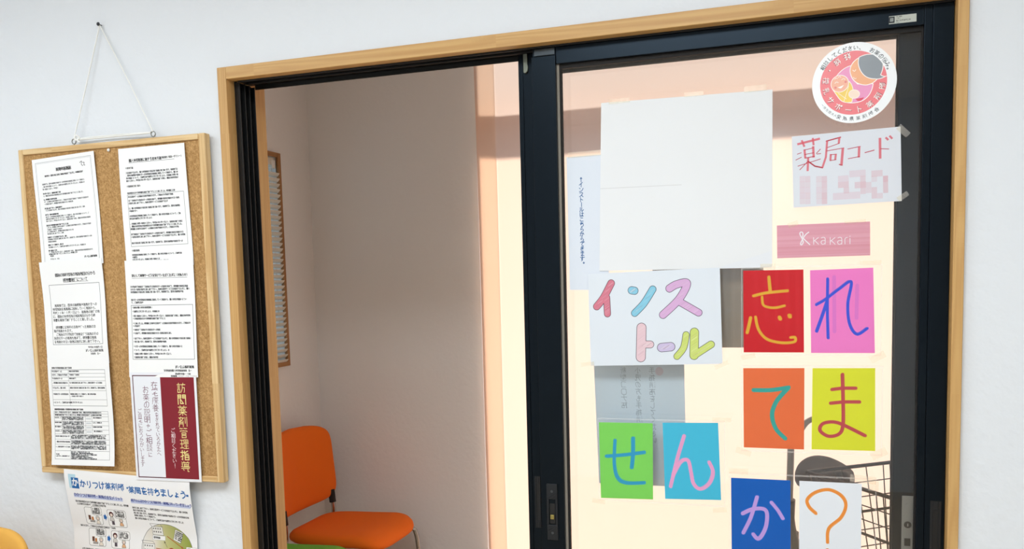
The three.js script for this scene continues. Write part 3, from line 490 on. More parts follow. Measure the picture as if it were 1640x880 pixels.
{ // left column, top
  const [k, c] = canvas(640, 832, '#fdfdfd');
  frame(c, 34, 30, 572, 775, 2, '#6f767c'); frame(c, 42, 38, 556, 759, 1, '#8d949a');
  line(c, '薬局業務指針', 242, 84, 25, { lw: 4.2, step: 1.05 }); line(c, '薬剤師法・医療法等に基づく薬局の業務を行うために、本指針を定め', 120, 130, 12.5, { lw: 2.2, step: 1.02 });
  c.strokeStyle = '#222'; c.lineWidth = 4; c.beginPath(); path(c, [[492, 70], [512, 62], [506, 84], [520, 96]], true); path(c, [[520, 72], [536, 74], [530, 90], [542, 94]], true); c.stroke();
  const rows = [[150, 38], [172, 38], [194, 14], [232, 16, 1], [252, 36], [284, 12, 1], [304, 40], [324, 26], [362, 16, 1], [380, 36], [418, 12, 1], [438, 39], [456, 26], [474, 40], [512, 20, 1], [530, 40], [550, 14], [568, 24], [586, 15], [618, 18, 1], [636, 40], [656, 8], [686, 14, 1], [706, 34], [736, 8, 1], [752, 40], [768, 26]];
  for (const [y, n, b] of rows) bodyLine(c, 84 + (b ? 0 : 2), 60 + y * 0.87, 11, n, b ? { lw: 2.2 } : {});
  line(c, '中分前', 96, 742, 12, { lw: 2.2 }); line(c, '平成二十年　業務', 96, 766, 11); line(c, 'めいなん調剤薬局', 452, 764, 15, { lw: 2.6 });
  staples(sheet('notice', 'small-print notice in a thin double border, top of the left column', 'notice', [[-1.945, 1.848], [-1.736, 1.858], [-1.7285, 1.566], [-1.938, 1.56]], zN, printed(k), { bulge: wave(0.003, 5, 1.2) }), 0.2, 0.28);
}
{ // left column, middle
  const [k, c] = canvas(640, 832, '#fdfdfd');
  line(c, '個別の調剤報酬の算定項目の分かる', 152, 100, 25, { lw: 3.4, step: 1.03 }); line(c, '明細書発行について', 230, 142, 27, { lw: 3.6, step: 1.03 }); c.fillStyle = '#222'; c.fillRect(228, 172, 256, 2);
  frame(c, 76, 190, 516, 486, 2.5);
  const L = ['　当薬局では、医療の透明化や患者さまへの', '情報提供を積極的に推進していく観点から、', '平成20年10月1日より、領収証の発行の際', 'に、個別の診療報酬の算定項目の分かる明', '細書を無料で発行することと致しました。', '', '　明細書には薬剤の名称や行った検査の名', '称が記載されます。', '　ご家族の方が代理で会計を行う場合のその', '代理の方への交付も含めて、明細書の交付', 'を希望されない場合は事前に申し出て下さい。'];
  L.forEach((s, i) => line(c, s, 90, 348 + i * 29.5, 21.5, { lw: 2.5, step: 1.08 }));
  line(c, '平成二十年四月一日', 440, 694, 15, { lw: 1.8 }); line(c, 'めいなん調剤薬局', 410, 718, 21, { lw: 2.6 }); line(c, '代表者　生一', 462, 746, 15, { lw: 1.8 });
  sheet('notice', 'notice with a large boxed paragraph, middle of the left column', 'notice', [[-1.943, 1.574], [-1.733, 1.58], [-1.727, 1.301], [-1.937, 1.298]], zN + 0.002, printed(k), { bulge: wave(0.005, 5.5, 2.4) });
}
{ // left column, bottom
  const [k, c] = canvas(640, 896, '#fdfdfd');
  line(c, '薬局の管理及び運営に関する事項', 44, 78, 13, { lw: 2.2 });
  const rowsA = [100, 130, 160, 190, 232, 272, 348, 400];
  frame(c, 36, 100, 556, 300, 1.5); c.fillStyle = '#333'; for (const y of rowsA) c.fillRect(36, y, 556, 1.5); c.fillRect(214, 100, 1.5, 300);
  [[106, 8, 9], [136, 12, 9], [166, 8, 6], [202, 12, 28], [244, 10, 30], [296, 12, 22], [366, 14, 10]].forEach(([y, a, b]) => { bodyLine(c, 42, y, 13, a, { lw: 2 }); bodyLine(c, 222, y, 11.5, b, { lw: 2 }); }); bodyLine(c, 222, 314, 11, 12);
  line(c, '要指導医薬品及び一般用医薬品の販売に関する事項', 44, 424, 12, { lw: 2.4 });
  frame(c, 36, 446, 556, 330, 1.5); c.fillStyle = '#333'; for (const y of [466, 488, 528, 564, 600, 636, 680, 722]) c.fillRect(36, y, 556, 1.5);
  c.fillRect(196, 636, 1.5, 140); for (const x of [112, 356, 424]) c.fillRect(x, 466, 1.5, 170); c.fillStyle = '#dadde0'; for (const y of [500, 538, 574, 610]) c.fillRect(364, y, 52, 14);
  for (const y of [450, 471]) bodyLine(c, 44, y, 11, 42, { lw: 2 });
  for (const y of [494, 534, 570, 606]) { bodyLine(c, 40, y, 11, 6, { lw: 2 }); for (const d of [0, 10, 20]) bodyLine(c, 118, y - 2 + d, 8.5, 25, { lw: 1.6 }); bodyLine(c, 430, y, 10, 9, { lw: 1.8 }); }
  for (const y of [640, 686, 728]) { bodyLine(c, 42, y + 10, 11, 13, { lw: 1.8 }); for (const d of [0, 11, 22]) bodyLine(c, 202, y + 3 + d, 9.5, 36, { lw: 1.8 }); }
  frame(c, 36, 776, 556, 70, 1.5); c.fillStyle = '#333'; c.fillRect(196, 776, 1.5, 70); for (let i = 0; i < 6; i++) bodyLine(c, 202, 780 + i * 11, 9, 20 + (i % 3) * 4, { lw: 1.8 }); line(c, 'その他', 44, 800, 11, { lw: 2 }); bodyLine(c, 44, 816, 9, 15, { lw: 1.8 });
  sheet('notice', 'notice printed as ruled tables, bottom of the left column', 'notice', [[-1.937, 1.3145], [-1.727, 1.3165], [-1.727, 1.023], [-1.943, 1.018]], zN + 0.004, printed(k), { bulge: (u, v) => 0.0015 + 0.004 * (0.5 + 0.5 * Math.sin(v * 5 + 1)) + 0.008 * v * v * v });
}
{ // right column, top
  const [k, c] = canvas(640, 896, '#fdfdfd');
  line(c, '個人情報保護に関する基本方針', 100, 84, 21, { lw: 3.4 }); line(c, '（セキュリティーポリシー）', 404, 84, 15, { lw: 2.2 }); c.fillStyle = '#222'; c.fillRect(98, 110, 440, 2);
  line(c, '〇基本方針', 62, 142, 14, { lw: 2 }); for (const y of [178, 198, 218, 238]) bodyLine(c, 62, y, 13, 37, { lw: 2.1 });
  line(c, '〇具体的な取り組み', 62, 278, 14, { lw: 2 }); bodyLine(c, 62, 330, 13, 34, { lw: 2 });
  frame(c, 62, 350, 538, 388, 2); [[358, 32], [386, 36], [406, 28], [444, 36], [464, 6], [502, 36], [522, 16], [560, 37], [580, 37], [600, 34], [640, 37], [660, 38], [706, 36]].forEach(([y, n]) => bodyLine(c, 68, y, 13, n, { lw: 2.1 }));
  line(c, '〇相談体制', 62, 762, 14, { lw: 2 }); [[796, 38], [814, 4]].forEach(([y, n]) => bodyLine(c, 62, y, 12, n, { lw: 2 }));
  for (let i = 0; i < 4; i++) bodyLine(c, 62, 832 + i * 14, 11.5, 22 + (i * 7) % 16, { lw: 2 });
  staples(sheet('notice', 'privacy notice with a long boxed list, top of the right column', 'notice', [[-1.657, 1.857], [-1.451, 1.858], [-1.445, 1.553], [-1.6555, 1.552]], zN, printed(k), { bulge: wave(0.003, 4, 0.4) }), 0.19, 0.29);
}
{ // right column, middle
  const [k, c] = canvas(640, 880, '#fdfdfd');
  line(c, '安心して薬局サービスを受けていただくために（お知らせ）', 62, 104, 19, { lw: 3.2, step: 1.03 }); c.fillStyle = '#222'; c.fillRect(62, 132, 516, 2);
  [[190, 37], [210, 38], [230, 34], [288, 36], [308, 8]].forEach(([y, n]) => bodyLine(c, 42, y, 14, n, { lw: 2.2 }));
  frame(c, 40, 336, 576, 408, 2.5);
  line(c, '「患者の個人情報の利用目的」', 46, 346, 13, { lw: 2.2 });
  [[376, 18], [410, 39], [430, 22], [466, 39], [486, 4], [514, 18], [540, 26], [580, 39], [604, 22], [640, 33], [668, 24], [696, 26], [722, 16]].forEach(([y, n], i) => { line(c, '〇', 50, y, 11, { lw: 1.6 }); bodyLine(c, 64, y, 13, n, { lw: 2.2 }); });
  line(c, 'めいなん調剤薬局', 436, 792, 20, { lw: 3.2 }); line(c, '管理者及び個人情報取扱責任者　生一', 330, 822, 14, { lw: 2.2 }); line(c, '愛知県中本町一・十二', 434, 848, 13, { lw: 2.1 }); line(c, '電話番号 0587・96・1404', 394, 864, 13, { lw: 2.1 });
  sheet('notice', 'patient notice with a boxed list, directly above the maroon sign', 'notice', [[-1.658, 1.57], [-1.445, 1.568], [-1.4475, 1.266], [-1.6655, 1.264]], zN + 0.002, printed(k), { bulge: wave(0.004, 4, 3.0) });
}
{ // maroon sign
  const [k, c] = canvas(640, 896, '#f3f4f9'); c.fillStyle = '#5c2a36'; c.fillRect(22, 22, 596, 852); c.fillStyle = '#f2f4fa'; c.fillRect(30, 30, 266, 836);
  c.fillStyle = '#8a2732'; c.fillRect(296, 22, 322, 852);
  line(c, '訪問薬剤管理指導', 454, 86, 80, { down: true, step: 1.15, lw: 8, color: '#f5e79a' });
  line(c, 'ご相談ください！', 372, 456, 38, { down: true, step: 1.1, lw: 3.6, color: '#f7eded' });
  const V = '#6b3a4c'; line(c, '在宅療養', 206, 76, 58, { down: true, step: 1.07, lw: 4.2, color: V }); line(c, 'をされているかたへ', 224, 330, 38, { down: true, step: 1.06, lw: 3, color: V });
  line(c, 'お薬の説明', 118, 112, 58, { down: true, step: 1.06, lw: 4.2, color: V }); line(c, 'や', 132, 425, 36, { lw: 3, color: V }); line(c, 'ご相談', 122, 470, 58, { down: true, step: 1.06, lw: 4.2, color: V }); line(c, 'に', 134, 662, 38, { lw: 3, color: V });
  line(c, 'ご自宅におうかがいします', 56, 300, 38, { down: true, step: 1.06, lw: 2.8, color: V });
  sheet('laminated_sign', 'laminated maroon and white sign with large yellow vertical writing', 'sign', [[-1.663, 1.2765], [-1.454, 1.278], [-1.455, 0.9915], [-1.663, 0.988]], 0.0335, printed(k, 0.28), { thick: 0.0009 });
}
{ // illustrated poster
  const [k, c] = canvas(1024, 724, '#fcfcfd');
  c.fillStyle = '#bfe0ef'; c.fillRect(34, 30, 62, 96); c.fillStyle = '#2c6cb0'; c.fillRect(56, 52, 62, 74);
  line(c, 'か', 62, 60, 50, { lw: 8, color: '#ffffff' }); line(c, 'かりつけ薬剤師・', 130, 66, 46, { lw: 7.5, color: '#2b68ae', step: 1.15 }); line(c, '薬局を持ちましょう', 532, 76, 46, { lw: 7.5, color: '#2b68ae', step: 1.12 }); c.fillStyle = '#2b68ae'; c.fillRect(990, 96, 18, 14);
  c.fillStyle = '#c9d2f0'; c.fillRect(60, 164, 410, 24); c.fillRect(536, 168, 476, 24); line(c, 'かかりつけ薬剤師・薬局の主なメリット', 62, 158, 22, { lw: 3.2, color: '#2d3a86', step: 1.04 }); line(c, '処方せんはかかりつけ薬剤師・薬局に持っていきましょう', 538, 162, 19, { lw: 2.9, color: '#2d3a86', step: 0.98 });
  const small = { lw: 1.9, color: '#333' };
  bodyLine(c, 64, 208, 13, 33, small); bodyLine(c, 74, 226, 13, 18, small); bodyLine(c, 66, 380, 13, 22, small); bodyLine(c, 68, 540, 13, 32, small);
  [216, 234, 252, 270, 290].forEach((y, i) => bodyLine(c, 540 + i * 2, y, 12.5, [34, 8, 34, 14, 30][i], small));
  const bubble = (x, y, w, h) => { c.fillStyle = '#fff'; c.strokeStyle = '#333'; c.lineWidth = 2; c.beginPath(); c.roundRect(x, y, w, h, 14); c.fill(); c.stroke(); };
  const figure = (x, y, s, hair, cloth) => { // plain little figure: hair, face, body
    c.fillStyle = cloth; c.strokeStyle = '#333'; c.lineWidth = 1.6; c.beginPath(); c.moveTo(x - 18 * s, y + 44 * s); c.quadraticCurveTo(x - 16 * s, y + 16 * s, x, y + 15 * s); c.quadraticCurveTo(x + 16 * s, y + 16 * s, x + 18 * s, y + 44 * s); c.closePath(); c.fill(); c.stroke();
    c.fillStyle = hair; c.beginPath(); c.arc(x, y, 17 * s, 0, 6.3); c.fill(); c.stroke(); c.fillStyle = '#fbe9dc'; c.beginPath(); c.arc(x, y + 4 * s, 11.5 * s, 0, 6.3); c.fill(); c.stroke();
    c.fillStyle = '#333'; c.fillRect(x - 5 * s, y + 3 * s, 2.4 * s, 2.4 * s); c.fillRect(x + 3 * s, y + 3 * s, 2.4 * s, 2.4 * s);
  };
  [252, 402, 562].forEach((y, r) => {
    bubble(126 + r * 6, y, 142, 118); bubble(318 + r * 4, y + 4, 150, 118);
    c.fillStyle = '#2f6cb5'; c.beginPath(); const ax = 282 + r * 6, ay = y + 60; c.moveTo(ax, ay - 14); c.lineTo(ax + 12, ay - 14); c.lineTo(ax + 12, ay - 26); c.lineTo(ax + 28, ay); c.lineTo(ax + 12, ay + 26); c.lineTo(ax + 12, ay + 14); c.lineTo(ax, ay + 14); c.fill();
    figure(228 + r * 6, y + 72, 0.95, '#e7e4de', '#efe6da'); c.fillStyle = '#6b4433'; c.fillRect(150 + r * 8, y + 56, 20, 32); c.fillStyle = '#c77a3a'; c.fillRect(176 + r * 6, y + 66, 16, 26); c.fillStyle = '#a7a3a0'; c.fillRect(158 + r * 6, y + 90, 44, 16);
    figure(350 + r * 4, y + 36, 1.05, '#5b1f22', '#d8d4d0'); figure(424 + r * 2, y + 74, 0.9, '#e2ddd5', '#e9b88e');
    c.fillStyle = '#59505a'; c.fillRect(344 + r * 4, y + 84, 22, 26);
    bubble(186 + r * 6, y - 8, 84, 58); bubble(376 + r * 6, y + 2, 96, 58);
    for (let i = 0; i < 4; i++) { bodyLine(c, 192 + r * 6, y + i * 11, 9, 7, small); bodyLine(c, 384 + r * 6, y + 9 + i * 11, 9, 8, small); }
  });
  const grad = c.createLinearGradient(560, 0, 1000, 0); grad.addColorStop(0, '#f4f3f0'); grad.addColorStop(0.28, '#ece6da'); grad.addColorStop(0.5, '#c8c68a'); grad.addColorStop(1, '#8fa042');
  c.fillStyle = grad; c.beginPath(); c.ellipse(782, 512, 206, 190, 0, 0, 6.3); c.fill(); c.strokeStyle = '#4a4a44'; c.lineWidth = 2.5; c.stroke();
  const house = (x, y, w, h) => { c.fillStyle = '#f3f2ee'; c.strokeStyle = '#333'; c.lineWidth = 2; c.fillRect(x, y, w, h); c.strokeRect(x, y, w, h); c.beginPath(); c.moveTo(x, y); c.lineTo(x - 12, y - 18); c.lineTo(x + w - 14, y - 18); c.lineTo(x + w, y); c.stroke(); c.fillStyle = '#555'; for (let i = 0; i < 4; i++) for (let j = 0; j < 2; j++) c.fillRect(x + 8 + i * (w - 14) / 4, y + 10 + j * (h - 14) / 2, 9, 9); };
  house(672, 344, 86, 60); house(590, 468, 92, 70); house(930, 500, 82, 70); c.fillStyle = '#b23a2c'; c.beginPath(); c.arc(818, 512, 28, Math.PI, 6.29); c.fill(); c.fillStyle = '#f3eee4'; c.fillRect(800, 512, 36, 26);
  const plate = (x, y, w, s) => { c.fillStyle = '#fff'; c.strokeStyle = '#777'; c.lineWidth = 1.2; c.fillRect(x, y, w, 30); c.strokeRect(x, y, w, 30); line(c, s, x + 8, y + 8, 13, { lw: 2, color: '#222', step: 1.02 }); };
  plate(668, 408, 102, '医療機関'); plate(576, 548, 150, 'かかりつけ医療'); plate(772, 560, 76, '自宅'); plate(896, 600, 122, 'かかりつけ薬局'); plate(702, 640, 96, '介護'); plate(936, 468, 78, '薬局');
  c.fillStyle = '#f1f1ee'; c.save(); c.translate(878, 396); c.rotate(0.35); c.fillRect(-32, -36, 62, 80); c.strokeStyle = '#555'; c.strokeRect(-32, -36, 62, 80); for (let i = 0; i < 5; i++) bodyLine(c, -26, -28 + i * 13, 9, 6, small); c.restore();
  const arrow = (x0, y0, x1, y1, col, w) => { c.strokeStyle = c.fillStyle = col; c.lineWidth = w; c.beginPath(); c.moveTo(x0, y0); c.lineTo(x1, y1); c.stroke(); const a = Math.atan2(y1 - y0, x1 - x0); c.beginPath(); c.moveTo(x1 + 8 * Math.cos(a), y1 + 8 * Math.sin(a)); c.lineTo(x1 - 12 * Math.cos(a - 0.6), y1 - 12 * Math.sin(a - 0.6)); c.lineTo(x1 - 12 * Math.cos(a + 0.6), y1 - 12 * Math.sin(a + 0.6)); c.fill(); };
  arrow(786, 408, 908, 478, '#b0582a', 5); arrow(694, 496, 908, 512, '#b0582a', 5); arrow(780, 528, 698, 522, '#6a6450', 3); arrow(784, 482, 762, 446, '#6a6450', 3); arrow(800, 676, 896, 624, '#b0582a', 5);
  sheet('poster', 'illustrated blue-titled poster overlapping the bottom edge of the cork board', 'poster', [[-1.911, 1.006], [-1.495, 0.993], [-1.508, 0.70], [-1.922, 0.70]], 0.0316, printed(k), { thick: 0.0004, nx: 16, ny: 16, bulge: (u, v) => -0.026 * Math.min(1, Math.max(0, (v - 0.06) * 2)) ** 1.2 });
}

// ---------------------------------------------------------------- papers on the glass
const ZP = -0.0325;
const map2 = (q, w, h) => (p) => {                               // a point measured on the photographed sheet -> pixel of its print
  let u = 0.5, v = 0.5; const f = (a, b) => [0, 1].map((k) => (q[0][k] * (1 - a) + q[1][k] * a) * (1 - b) + (q[3][k] * (1 - a) + q[2][k] * a) * b);
  for (let i = 0; i < 12; i++) { const [x, y] = f(u, v), [xu, yu] = f(u + 0.01, v), [xv, yv] = f(u, v + 0.01), a = (xu - x) * 100, b = (yu - y) * 100, c = (xv - x) * 100, d = (yv - y) * 100, D = a * d - b * c, ex = p[0] - x, ey = p[1] - y; u += (ex * d - ey * c) / D; v += (ey * a - ex * b) / D; }
  return [u * w, v * h];
};
function crayon(c, pts, color, w, rough = 1) {                   // a waxy stroke: a broad line with scratches along it
  c.lineCap = c.lineJoin = 'round'; c.strokeStyle = color; c.globalAlpha = 0.92; c.lineWidth = w * 0.85; c.beginPath(); path(c, pts, true); c.stroke();
  for (let i = 0; i < 16 * rough; i++) { const ox = rr(-0.42, 0.42) * w, oy = rr(-0.42, 0.42) * w; c.globalAlpha = 0.55; c.lineWidth = rr(0.04, 0.14) * w; c.beginPath(); path(c, pts.map(([x, y]) => [x + ox + rr(-1, 1), y + oy + rr(-1, 1)]), true); c.stroke(); }
  c.globalAlpha = 1;
}
function clearTape(parent, list) { for (const [x, y, w, h, a] of list) { const m = mesh('tape', sheetGeo([[-w / 2, h / 2], [w / 2, h / 2], [w / 2, -h / 2], [-w / 2, -h / 2]], 0.00015, (u) => 0.0004 * Math.sin(u * 9) ** 2, 8, 2), M.tape, parent); m.position.set(x, y, 0.0014); m.rotation.z = a; } }
function tapeOn(o, list) { clearTape(o, list.map(([x, y, w, h, a]) => [x - o.position.x, y - o.position.y, w, h, a])); }
{ // large white sheet
  const [k, c] = canvas(512, 520, '#f0f2f4'); c.fillStyle = '#d9dadb'; c.fillRect(0, 262, 250, 1.6); c.fillStyle = '#eef1f6'; c.beginPath(); c.moveTo(350, 520); c.lineTo(512, 470); c.lineTo(512, 520); c.fill();
  const o = sheet('paper_sheet', 'largest plain white square sheet taped high on the door glass', 'paper', [[-0.4, 1.875], [-0.041, 1.871], [-0.041, 1.506], [-0.41, 1.509]], ZP + 0.0012, printed(k), { bulge: (u, v) => 0.0012 * Math.sin(v * 6.3) ** 2 * Math.sin(u * 3.1) });
  tapeOn(o, [[-0.36, 1.876, 0.045, 0.010, 0.02], [-0.2, 1.876, 0.04, 0.009, 0], [-0.075, 1.876, 0.045, 0.012, 0.03], [-0.05, 1.508, 0.03, 0.012, 0]]);
}
{ // narrow strip with vertical writing
  const [k, c] = canvas(256, 768, '#e4ebf5'); line(c, '→インストールはこちらからできます。', 74, 122, 26, { down: true, step: 1.085, lw: 3.6, color: '#2c5a94' });
  const o = sheet('paper_sheet', 'narrow pale sheet with small blue vertical writing beside the left stile', 'paper', [[-0.481, 1.764], [-0.385, 1.765], [-0.389, 1.466], [-0.479, 1.468]], ZP, printed(k));
  tapeOn(o, [[-0.44, 1.768, 0.075, 0.012, 0.02]]);
}
{ // bubble lettering
  const W = 800, H = 570, [k, c] = canvas(W, H, '#e6edf5'), m = map2([[185, 85], [1113, 42], [1133, 715], [205, 730]], W, H), s = W / 928;
  const blob = (strokes, color) => { c.lineCap = c.lineJoin = 'round'; for (const pass of [0, 1]) for (const [pts, w] of strokes) { c.strokeStyle = pass ? color : '#2a2533'; c.lineWidth = (w - (pass ? 6 : 0)) * s; c.beginPath(); path(c, pts.map(m), pts.length > 2); c.stroke(); }
    for (const [pts, w] of strokes) for (let i = 0; i < 26; i++) { c.strokeStyle = i % 2 ? 'rgba(255,255,255,0.16)' : 'rgba(120,60,90,0.07)'; c.lineWidth = 2.4; const a = rr(0, 1) * (pts.length - 1), n = Math.min(pts.length - 2, Math.floor(a)), f = a - n, x = pts[n][0] + (pts[n + 1][0] - pts[n][0]) * f, y = pts[n][1] + (pts[n + 1][1] - pts[n][1]) * f, d = w * 0.3; c.beginPath(); c.moveTo(...m([x - d, y + d * 0.7])); c.lineTo(...m([x + d, y - d * 0.7])); c.stroke(); } };
  blob([[[[355, 150], [300, 250], [250, 312]], 54], [[[322, 250], [328, 363]], 50]], '#dc8295');
  blob([[[[503, 199], [523, 202]], 56]], '#93d2ea'); blob([[[[652, 192], [590, 290], [525, 358]], 52]], '#8ed0e8');
  blob([[[[770, 186], [820, 158], [890, 152], [835, 262], [725, 370]], 56], [[[850, 285], [970, 355]], 52]], '#deb4de');
  blob([[[[573, 461], [568, 668]], 70], [[[590, 578], [635, 578]], 54]], '#eccdd5'); blob([[[[715, 600], [778, 594]], 64]], '#d3c6e6');
  blob([[[[885, 510], [868, 600], [822, 662]], 48]], '#d3e27c'); blob([[[[942, 492], [940, 655]], 62], [[[940, 655], [1055, 578]], 52]], '#d3e27c');
  const o = sheet('paper_sheet', 'white sheet with pastel bubble letters taped below the large square sheet', 'paper', [[-0.436, 1.503], [-0.148, 1.509], [-0.143, 1.302], [-0.433, 1.296]], ZP + 0.0024, printed(k));
  tapeOn(o, [[-0.44, 1.3, 0.03, 0.009, 0.1], [-0.145, 1.3, 0.03, 0.009, 0.4]]);
}
{ // red marker note
  const W = 640, H = 460, [k, c] = canvas(W, H, '#e6eaf2'), m = map2([[70, 110], [740, 48], [742, 505], [78, 545]], W, H);
  c.lineJoin = 'round';
  const st = (w, ...pts) => { const thick = w > 9; c.lineCap = thick ? 'butt' : 'round'; c.strokeStyle = thick ? 'rgba(226,96,110,0.78)' : '#b93a48'; c.lineWidth = w; c.beginPath(); path(c, pts.map(m), false); c.stroke(); };
  st(14, [105, 157], [248, 122]); st(12, [133, 132], [150, 172]); st(12, [203, 118], [208, 162]); st(4, [105, 217], [130, 208]); st(4, [95, 253], [130, 236]); st(4, [225, 212], [250, 186]); st(4, [228, 216], [252, 213]);
  st(13, [150, 188], [155, 242]); st(4, [150, 192], [207, 178]); st(14, [205, 168], [208, 237]); st(4, [152, 219], [207, 208]); st(5, [155, 241], [212, 230]); st(4, [108, 290], [250, 246]); st(13, [173, 240], [169, 320]); st(4, [170, 262], [120, 312]); st(8, [175, 262], [215, 290], [262, 299]);
  st(7, [288, 137], [376, 113]); st(13, [369, 113], [365, 150]); st(4, [292, 177], [368, 150]); st(12, [293, 135], [284, 235], [262, 298]); st(4, [290, 197], [396, 178]); st(15, [390, 178], [380, 286]); st(5, [384, 284], [366, 279]); st(12, [315, 216], [312, 256]); st(4, [315, 220], [350, 216]); st(12, [346, 216], [342, 252]); st(4, [310, 256], [347, 250]);
  st(4, [420, 185], [497, 169]); st(14, [490, 168], [487, 236]); st(4, [422, 244], [492, 231]); st(5, [525, 207], [580, 192]); st(15, [616, 117], [616, 244]); st(4, [620, 183], [668, 185]); st(12, [650, 114], [666, 130]); st(12, [673, 104], [690, 122]);
  const bl = (x, y, w, h, a) => { c.fillStyle = `rgba(226,190,200,${a})`; const [x0, y0] = m([x, y]), [x1, y1] = m([x + w, y + h]); c.fillRect(x0, y0, x1 - x0, y1 - y0); };
  for (const [x, a] of [[118, 0.5], [152, 0.45], [222, 0.35], [256, 0.75]]) for (let i = 0; i < 5; i++) bl(x, 352 + i * 34, 34, 34, a * rr(0.7, 1.05));
  for (const [x, y, w, h, a] of [[358, 350, 66, 34, 0.35], [358, 388, 66, 32, 0.6], [392, 420, 34, 36, 0.5], [326, 456, 168, 32, 0.35], [428, 318, 100, 34, 0.35], [460, 388, 70, 34, 0.55], [494, 350, 34, 110, 0.5], [528, 388, 34, 66, 0.4], [562, 318, 68, 34, 0.5], [562, 350, 34, 36, 0.3], [632, 350, 30, 36, 0.9], [632, 386, 30, 68, 0.65], [562, 420, 34, 68, 0.55], [596, 456, 34, 32, 0.4]]) bl(x, y, w, h, a);
  const o = sheet('paper_sheet', 'white note with thin red marker writing, under the round sticker', 'paper', [[-0.003, 1.773], [0.202, 1.777], [0.206, 1.631], [0.001, 1.628]], ZP, printed(k));
  tapeOn(o, [[0.207, 1.768, 0.026, 0.012, -0.8], [0.208, 1.64, 0.022, 0.01, 0.6]]);
}
{ // pink strip
  const W = 640, H = 256, [k, c] = canvas(W, H, '#e4a3b4'), m = map2([[272, 78], [820, 55], [822, 250], [272, 270]], W, H);
  for (let i = 0; i < 120; i++) { c.fillStyle = rnd() < 0.5 ? 'rgba(255,255,255,0.03)' : 'rgba(170,60,90,0.03)'; c.fillRect(0, rr(0, H), W, rr(2, 14)); }
  c.strokeStyle = '#f6f2f6'; c.lineCap = c.lineJoin = 'round'; c.lineWidth = 7.5; c.beginPath();
  path(c, [[463, 117], [444, 132], [424, 162], [414, 186], [422, 190], [430, 172], [420, 148], [411, 130], [413, 118], [424, 117], [429, 130], [424, 148]].map(m), true); path(c, [[430, 152], [446, 168], [469, 189]].map(m), true); c.stroke();
  c.lineWidth = 4.6; c.beginPath();
  const L = (pts, sm) => path(c, pts.map(m), sm);
  for (const x of [492, 590]) { L([[x, 148], [x, 188]]); L([[x + 28, 148], [x + 2, 168]]); L([[x + 6, 165], [x + 29, 187]]); }
  for (const x of [548, 645]) { L([[x - 10, 150], [x + 2, 146], [x + 12, 154], [x + 12, 186]], true); L([[x + 12, 164], [x - 6, 166], [x - 12, 176], [x - 4, 187], [x + 12, 182]], true); }
  L([[676, 185], [676, 156], [684, 148], [690, 147]], true); L([[705, 152], [705, 184]]); c.stroke(); c.fillStyle = '#f6f2f6'; c.beginPath(); c.arc(...m([705, 140]), 3.4, 0, 6.3); c.fill();
  const o = sheet('paper_strip', 'pink strip with a white logo above the handwritten coloured cards', 'sign', [[-0.032, 1.593], [0.148, 1.593], [0.149, 1.525], [-0.031, 1.525]], ZP, printed(k, 0.35));
  tapeOn(o, [[0.0, 1.594, 0.02, 0.01, 0.3], [0.12, 1.594, 0.04, 0.006, 0.05]]);
}
